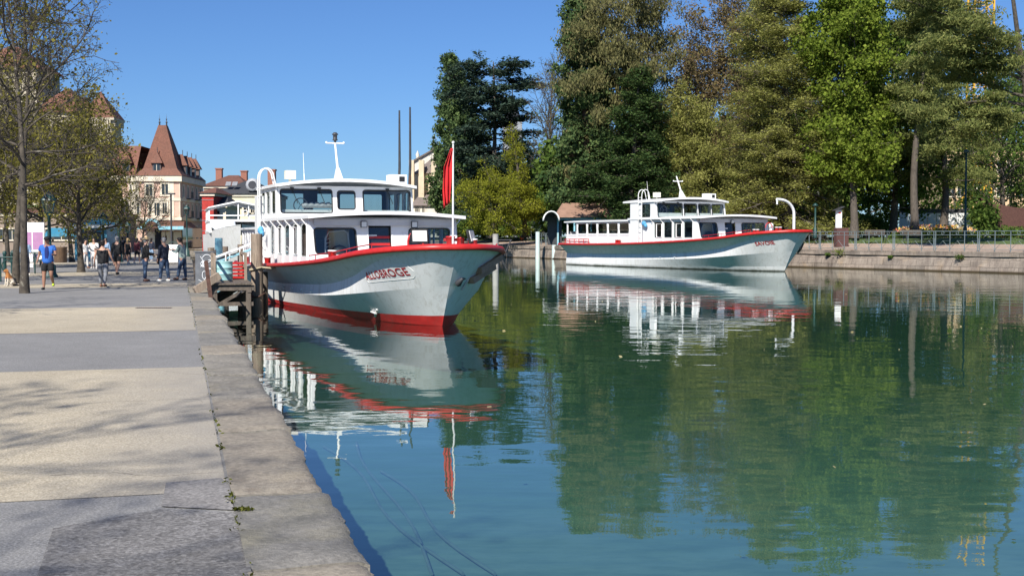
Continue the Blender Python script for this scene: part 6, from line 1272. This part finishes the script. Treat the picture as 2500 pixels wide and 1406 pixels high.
# ================================================================ STREET FURNITURE
def lamp(lab, p, H_, sc=1, arm=False, group='green lantern street lamps'):
    r = thing('street_lamp', lab, 'street lamp', p, 0, group)
    b = MB(); b.lathe((0, 0, 0), [(.26*sc, 0), (.26*sc, .1), (.2*sc, .2), (.2*sc, .5), (.12*sc, .62), (.085*sc, .8), (.075*sc, 1.2), (.1*sc, 1.25), (.07*sc, 1.3), (.05*sc, H_-.85*sc), (.09*sc, H_-.8*sc), (.05*sc, H_-.74*sc), (0, H_-.74*sc)], 10); b.build('post', GREEN, r)
    z = H_-.74*sc; b = MB()
    b.lathe((0, 0, z), [(.12*sc, 0), (.13*sc, .04*sc)], 6, sm=False)
    for i in range(6): a = i*PI/3; b.bar((.13*sc*math.cos(a), .13*sc*math.sin(a), z), (.23*sc*math.cos(a), .23*sc*math.sin(a), z+.42*sc), .02*sc)
    b.lathe((0, 0, z+.42*sc), [(.26*sc, 0), (.24*sc, .05*sc), (.13*sc, .18*sc), (.08*sc, .2*sc), (.06*sc, .27*sc), (.02*sc, .3*sc), (0, .36*sc)], 6, sm=False); b.build('lantern', GREEN, r)
    b = MB(); b.lathe((0, 0, z+.02*sc), [(.115*sc, 0), (.21*sc, .4*sc)], 6, sm=False); b.build('lantern_glass', glassmat('frosted_lantern_glass', (.75, .8, .75)), r); return r
for u, vb, vt, lab in ((122, 678, 466, 'green lantern lamp post nearest, behind the running man'), (253, 648, 518, 'green lantern lamp post beyond the olive plane tree'), (291, 640, 534, 'green lantern lamp post beside the hotel plane tree'), (313, 633, 540, 'farthest small green lantern lamp post by the hotel'), (457, 626, 500, 'green lantern lamp post before the dark side of the hotel')):
    p = G(u, vb, QZ); lamp(lab, p, HC+(HZ-vt)*p.y/F-QZ, 1.3 if u < 200 else 1.15)
for u, Y, vt, lab in ((2356, 96, 375, 'tall green lamp column in front of the pines'), (1990, 104, 505, 'short green lamp column behind the white davit')):
    p = AT(u, 578, Y); p.z = PZ; r = thing('street_lamp', lab, 'street lamp', p); H_ = HC+(HZ-vt)*Y/F-PZ; b = MB(); b.lathe((0, 0, 0), [(.16, 0), (.16, .8), (.09, .9), (.07, H_), (0, H_)], 8); b.build('post', GREEN, r)
    b = MB(); b.lathe((0, 0, H_), [(.08, 0), (.3, .1), (.05, .3), (0, .3)], 8); b.build('lamp_head', GREEN, r)
# floodlight pole by the hotel
p = G(419, 622, QZ); b = MB(); b.tube([(0, 0, 0), (0, 0, HC+(HZ-474)*p.y/F-QZ)], .09, 6); b.box((0, -.2, HC+(HZ-474)*p.y/F-QZ), (.9, .3, .15)); o = b.build('lamp_column', STEEL); o.location = p; tag(o, 'slim dark lamp column in front of the pink facade', 'street lamp')
# info panel, A-board, bins, rack, bicycle
p = G(83, 668, QZ); b = MB(); b.box((0, 0, 1.55), (1.05, .08, 1.75)); b.box((-.27, -.045, 1.55), (.40, .01, .82), mi=1); b.box((.22, -.045, 1.55), (.48, .01, .82), mi=1); b.box((0, -.045, .85), (.6, .01, .12), mi=2); b.bar((-.4, 0, 0), (-.4, 0, .7), .08, mi=3); b.bar((.4, 0, 0), (.4, 0, .7), .08, mi=3)
o = b.build('info_panel', [WHITE, mat('mauve_print', (.40, .20, .36), .5, .12), mat('lilac_print', (.45, .42, .60), .5, .1), STEEL]); o.location = p; tag(o, 'white information panel with mauve print between plane trunk and runner', 'information panel')
p = G(83, 667, QZ); r = thing('barrier', 'dark green bar barrier below the white information panel', 'barrier', (p.x, p.y-.8, QZ)); b = MB()
for i in range(5): b.tube([(-.75+i*.37, 0, 0), (-.75+i*.37, 0, 1.0)], .035, 6)
b.tube([(-.8, 0, 1.0), (.8, 0, 1.0)], .035, 6); b.tube([(-.8, 0, .62), (.8, 0, .62)], .025, 6); b.build('bars', GREEN, r)
b = MB()
for i in range(3): b.box((-.55+.37*i, -.02, .75), (.16, .02, .38)); b.box((-.55+.37*i, -.02, .4), (.2, .02, .2))
b.build('notice', WHITE, r)
p = G(8, 688, QZ); r = thing('bicycle_rack', 'dark green curled railing at the left frame edge', 'railing', (p.x, p.y, QZ)); b = MB()
for i in range(4): b.tube([(-1.2+i*.55, 0, 0), (-1.2+i*.55, 0, .95)], .035, 6)
b.tube([(-1.4, 0, .95), (.55, 0, .95)], .035, 6)
for i in range(3): b.tube([Vector((-.95+i*.55+.2*math.cos(t), 0, .6+.25*math.sin(t))) for t in [k*PI/6 for k in range(9)]], .025, 5)
b.build('bars', GREEN, r)
def bike(lab, p, rz):
    r = thing('bicycle', lab, 'bicycle', p, rz)
    for x in (-.53, .53):
        b = MB(); b.tube([Vector((x+.33*math.cos(t), 0, .34+.33*math.sin(t))) for t in [k*PI/9 for k in range(18)]], .024, 6, closed=True); w = b.build('wheel', BLACK, r)
        s_ = MB(); [s_.tube([(x, 0, .34), (x+.32*math.cos(k*PI/4), 0, .34+.32*math.sin(k*PI/4))], .005, 3) for k in range(8)]; s_.ball((x, 0, .34), .03, 6); s_.build('spokes', GREYM, w)
    b = MB(); bb_ = V3(.0, 0, .32); st = V3(-.18, 0, .8); hd = V3(.38, 0, .82)
    for a, c in ((bb_, st), (st-V3(0, 0, .05), hd), (bb_, hd-V3(-.02, 0, .1)), (bb_, V3(-.53, 0, .34)), (st-V3(0, 0, .08), V3(-.53, 0, .34)), (hd+V3(-.02, 0, .1), V3(.53, 0, .34))): b.tube([a, c], .02, 6)
    b.build('frame', STEEL, r); b = MB(); b.tube([(.36, -.26, .98), (.38, -.1, .96), (.38, .1, .96), (.36, .26, .98)], .015, 5); b.tube([hd, (.37, 0, .97)], .014, 5); b.build('handlebar', STEEL, r); b = MB(); b.ball((-.2, 0, .86), (.13, .07, .035), 8); b.build('saddle', BLACK, r)
bike('black bicycle parked before the plane trunks', G(178, 634, QZ), R(12)); bike('dark bicycle parked just left of the other bicycle', G(150, 632, QZ)+V3(-.6, 1.2, 0), R(30))
p = G(148, 641, QZ); b = MB(); b.lathe((0, 0, 0), [(.38, 0), (.42, .05), (.42, .95), (.46, 1.0), (.46, 1.06), (.3, 1.06), (.3, 1.0), (0, 1.0)], 14); o = b.build('litter_bin', plank_mat('brown_slatted_wood', (.16, .10, .06), (.06, .04, .03), 12, (3, 3, .3))); o.location = p; tag(o, 'round brown wooden litter bin behind the runner', 'litter bin')
p = G(425, 641, QZ); r = thing('pavement_sign', 'white A-board sign standing between the two men by the pile', 'sign', p, R(-4)); b = MB()
b.box((0, -.2, .62), (.72, .03, 1.2), M=Matrix.Rotation(R(-10), 3, 'X')); b.box((0, .2, .62), (.72, .03, 1.2), M=Matrix.Rotation(R(10), 3, 'X')); b.build('board', WHITE, r); b = MB(); b.tube([Vector((.34*math.cos(t), -.05, 1.2+.2*math.sin(t))) for t in [PI*i/8 for i in range(9)]], .03, 6); b.build('hooped_top', GREEN, r)
for i, (u, v) in enumerate(((12, 660), (32, 655))):
    p = G(u, v, QZ); b = MB(); b.lathe((0, 0, 0), [(.09, 0), (.09, .8), (.12, .85), (.1, .98), (0, 1.02)], 8); o = b.build('bollard', GREEN); o.location = p; tag(o, ['green bollard at the left behind the curled railing', 'green bollard beside the darker plane trunk'][i], 'bollard')
# far bank furniture
p = AT(2052, 578, 98); p.z = BZ+.2; r = thing('ticket_machine', 'brown box kiosk with white panel and tilted solar roof on the lakeside path', 'information post', p, R(8)); b = MB(); b.box((.05, 0, .75), (1.0, .6, 1.5)); b.build('box', mat('brown_corten', (.09, .04, .035), .8, .2), r)
b = MB(); b.box((-.15, .05, 2.2), (.5, .12, 1.45)); b.build('panel', WHITE, r); b = MB(); b.box((-.2, .05, 3.02), (.85, .7, .06), M=Matrix.Rotation(R(-22), 3, 'Y')); b.build('solar_roof', STEEL, r)
b = MB(); b.box((-.1, -.02, 2.7), (.2, .01, .12)); b.build('notice', RED, r)
for i, (u, Y) in enumerate(((2140, 100), (2230, 101))):
    p = AT(u, 578, Y); p.z = 2.05; r = thing('park_bench', ['dark slatted park bench right of the brown kiosk box', 'dark slatted park bench left of the flower bed'][i], 'bench', p, R(12)); b = MB(); [b.box((0, -.2+.13*k, .46), (1.8, .1, .04)) for k in range(4)]; b.build('seat', DWOOD, r); b = MB(); [b.box((0, .28, .6+.13*k), (1.8, .04, .1)) for k in range(3)]; b.build('backrest', DWOOD, r)
    for x in (-.75, .75): b = MB(); b.bar((x, -.2, 0), (x, -.2, .45), .06); b.bar((x, .22, 0), (x, .3, .9), .06); b.build('leg', STEEL, r)
# ================================================================ SMALL GROWTH
rg = np.random.default_rng(99)
def patch(name, C, l, w, mats_, mode='up', kind='stuff'):
    o = None; V, q, rn = leaves(rg, C, l, w, mode); o = mesh_obj(name, fast_mesh(name, V, q, mats_, rn)); tag(o, kind=kind); return o
pts = []
for s0, s1, n in ((3.2, 6.9, 420), (7.6, 9.4, 60), (10.5, 13, 80), (14, 20, 60), (24, 44, 160)):
    for i in range(n):
        s = s0+(s1-s0)*rg.random()
        if math.sin(s*9)+math.sin(s*23+1)*.7 < -.2: continue
        pts.append(tuple(Q(s, -KW+rg.normal(0, .018), QZ+.014+abs(rg.normal(0, .006)))))
e = G(590, 1249, QZ)
for i in range(70): pts.append((e.x+rg.normal(0, .03)+.0, e.y+rg.normal(0, .012), QZ+.02))
MOSS = leafmat('joint_moss', [(.045, .05, .01), (.10, .11, .02), (.17, .18, .05)], .3)
patch('moss', np.array(pts), .034, .016, MOSS, 'rand')
fl = np.stack([rg.uniform(-3, 26, 130), rg.uniform(8, 70, 130), np.full(130, .012)], 1); fl = fl[fl[:, 0] > -.27*fl[:, 1]+1.6]
patch('floating_leaves', fl, .07, .05, leafmat('fallen_leaf', [(.30, .24, .10), (.42, .38, .22), (.2, .16, .07)], .2), 'flat')
# flower bed
fc = []; ff = []
for i in range(5200):
    u = 2170+225*rg.random(); Yv = 105+5*rg.random(); p = AT(u, 578, Yv); k = math.sin((u-2170)/225*PI)**.5; ff.append((p.x, p.y, PZ+.08+rg.random()*.75*k))
patch('flower_bed_leaves', np.array(ff), .2, .1, L_UND, 'up')
FL_ = leafmat('bedding_flowers', [(.75, .30, .02), (.78, .55, .06), (.72, .66, .45), (.62, .16, .10), (.78, .42, .30)], .2)
fc = [(x, y, z+.3*rg.random()+.12) for x, y, z in ff[:1500] if z > PZ+.3]
patch('bedding_flowers', np.array(fc), .17, .15, FL_, 'rand')
# grass tufts along the path edge and on the lawn
gp = []
for k in range(8, len(BF)-30):
    for j in range(26): d = 7.6+rg.random()**2*16; p = BF[k]-BNrm[k]*d; gp.append((p.x+rg.normal(0, .3), p.y+rg.normal(0, .3), min(PZ, 1.86+(d-7.5)/6.5*.45)+.03))
patch('lawn_grass', np.array(gp), .3, .06, leafmat('grass_blade', [(.06, .10, .02), (.10, .15, .03), (.15, .19, .05)], .3), 'up')
def shrub(lab, p, r_, h, n, lm, l=.16, cat='shrub', name='shrub', group=None):
    b = MB(); [b.tube([(0, 0, -.05), (rg.normal(0, r_*.3), rg.normal(0, r_*.3), h*.5), (rg.normal(0, r_*.5), rg.normal(0, r_*.5), h*.85)], [.03, .02, .008], 4) for _ in range(5)]
    t = thing(name, lab, cat, p, 0, group); b.build('stem', BARK, t)
    d = unit(rg.normal(0, 1, (n, 3)))*(rg.random((n, 1))**.4)*np.array([r_, r_, h*.5])*(1+.25*np.sin(7*rg.random((n, 1))))
    V, q, rn = leaves(rg, d+np.array([0, 0, h*.52]), l, l*.6, 'rand'); mesh_obj('foliage', fast_mesh('foliage', V, q, lm, rn), t)
for u, v, s_, lab in ((2056, 618, .42, 'leafy green weed growing from the embankment wall below the brown kiosk box'), (2362, 629, .3, 'small dark weed growing in the embankment wall crack below the lamp column'), (2016, 622, .2, 'tiny weed in the embankment wall near the far boat bow'), (2175, 628, .16, 'tiny weed tuft in the embankment wall crack mid-way along')):
    d = ray(u, v); best = min(range(len(BF)), key=lambda k: abs(BF[k].x-d.x/d.y*BF[k].y)); P0 = BF[best]+BNrm[best]*.12; z = HC+d.z/d.y*P0.y
    shrub(lab, (P0.x, P0.y, z-s_*.5), s_*1.2, s_*1.3, 260, L_BRT if s_ > .35 else L_UND, .1, 'weed', 'weed')
shrub('clipped dark green shrub left of the brick shelter', bp(2402, 108), 1.3, 3.4, 2600, L_UND, .26)
shrub('low dark hedge mass in front of the brick shelter', bp(2460, 106), 2.2, 1.0, 1800, L_UND, .2)
for i, (u, Y, rr_, hh) in enumerate(((1130, 160, 3, 3.2), (1190, 165, 3.4, 3), (1255, 158, 2.6, 2.6), (1440, 128, 2.4, 2.8), (1600, 130, 3, 3), (1900, 124, 3, 2.4), (1985, 120, 2.6, 2.6), (2120, 124, 2.4, 2.2))):
    shrub('dark rounded park shrub '+['at the foot of the layered cedar', 'under the yellow larch trunk', 'between the two larch trunks', 'at the foot of the giant sequoia', 'behind the wheelhouse of the far boat', 'behind the far boat bow rail', 'behind the white davit', 'beyond the right-hand park bench'][i], bp(u, Y), rr_, hh, 2600, L_UND, .3, group='dark shrubs under the park trees')
tag(bpy.data.objects['moss'], 'thin green moss growing in the coping joint', 'moss'); tag(bpy.data.objects['flower_bed_leaves'], 'green leaves of the flower bed behind the railing', 'flower bed'); tag(bpy.data.objects['bedding_flowers'], 'orange, yellow and white bedding flowers behind the railing', 'flowers'); tag(bpy.data.objects['floating_leaves'], 'scattered fallen leaves floating on the water', 'leaves'); tag(bpy.data.objects['lawn_grass'], 'short green lawn grass beyond the gravel path', 'grass')
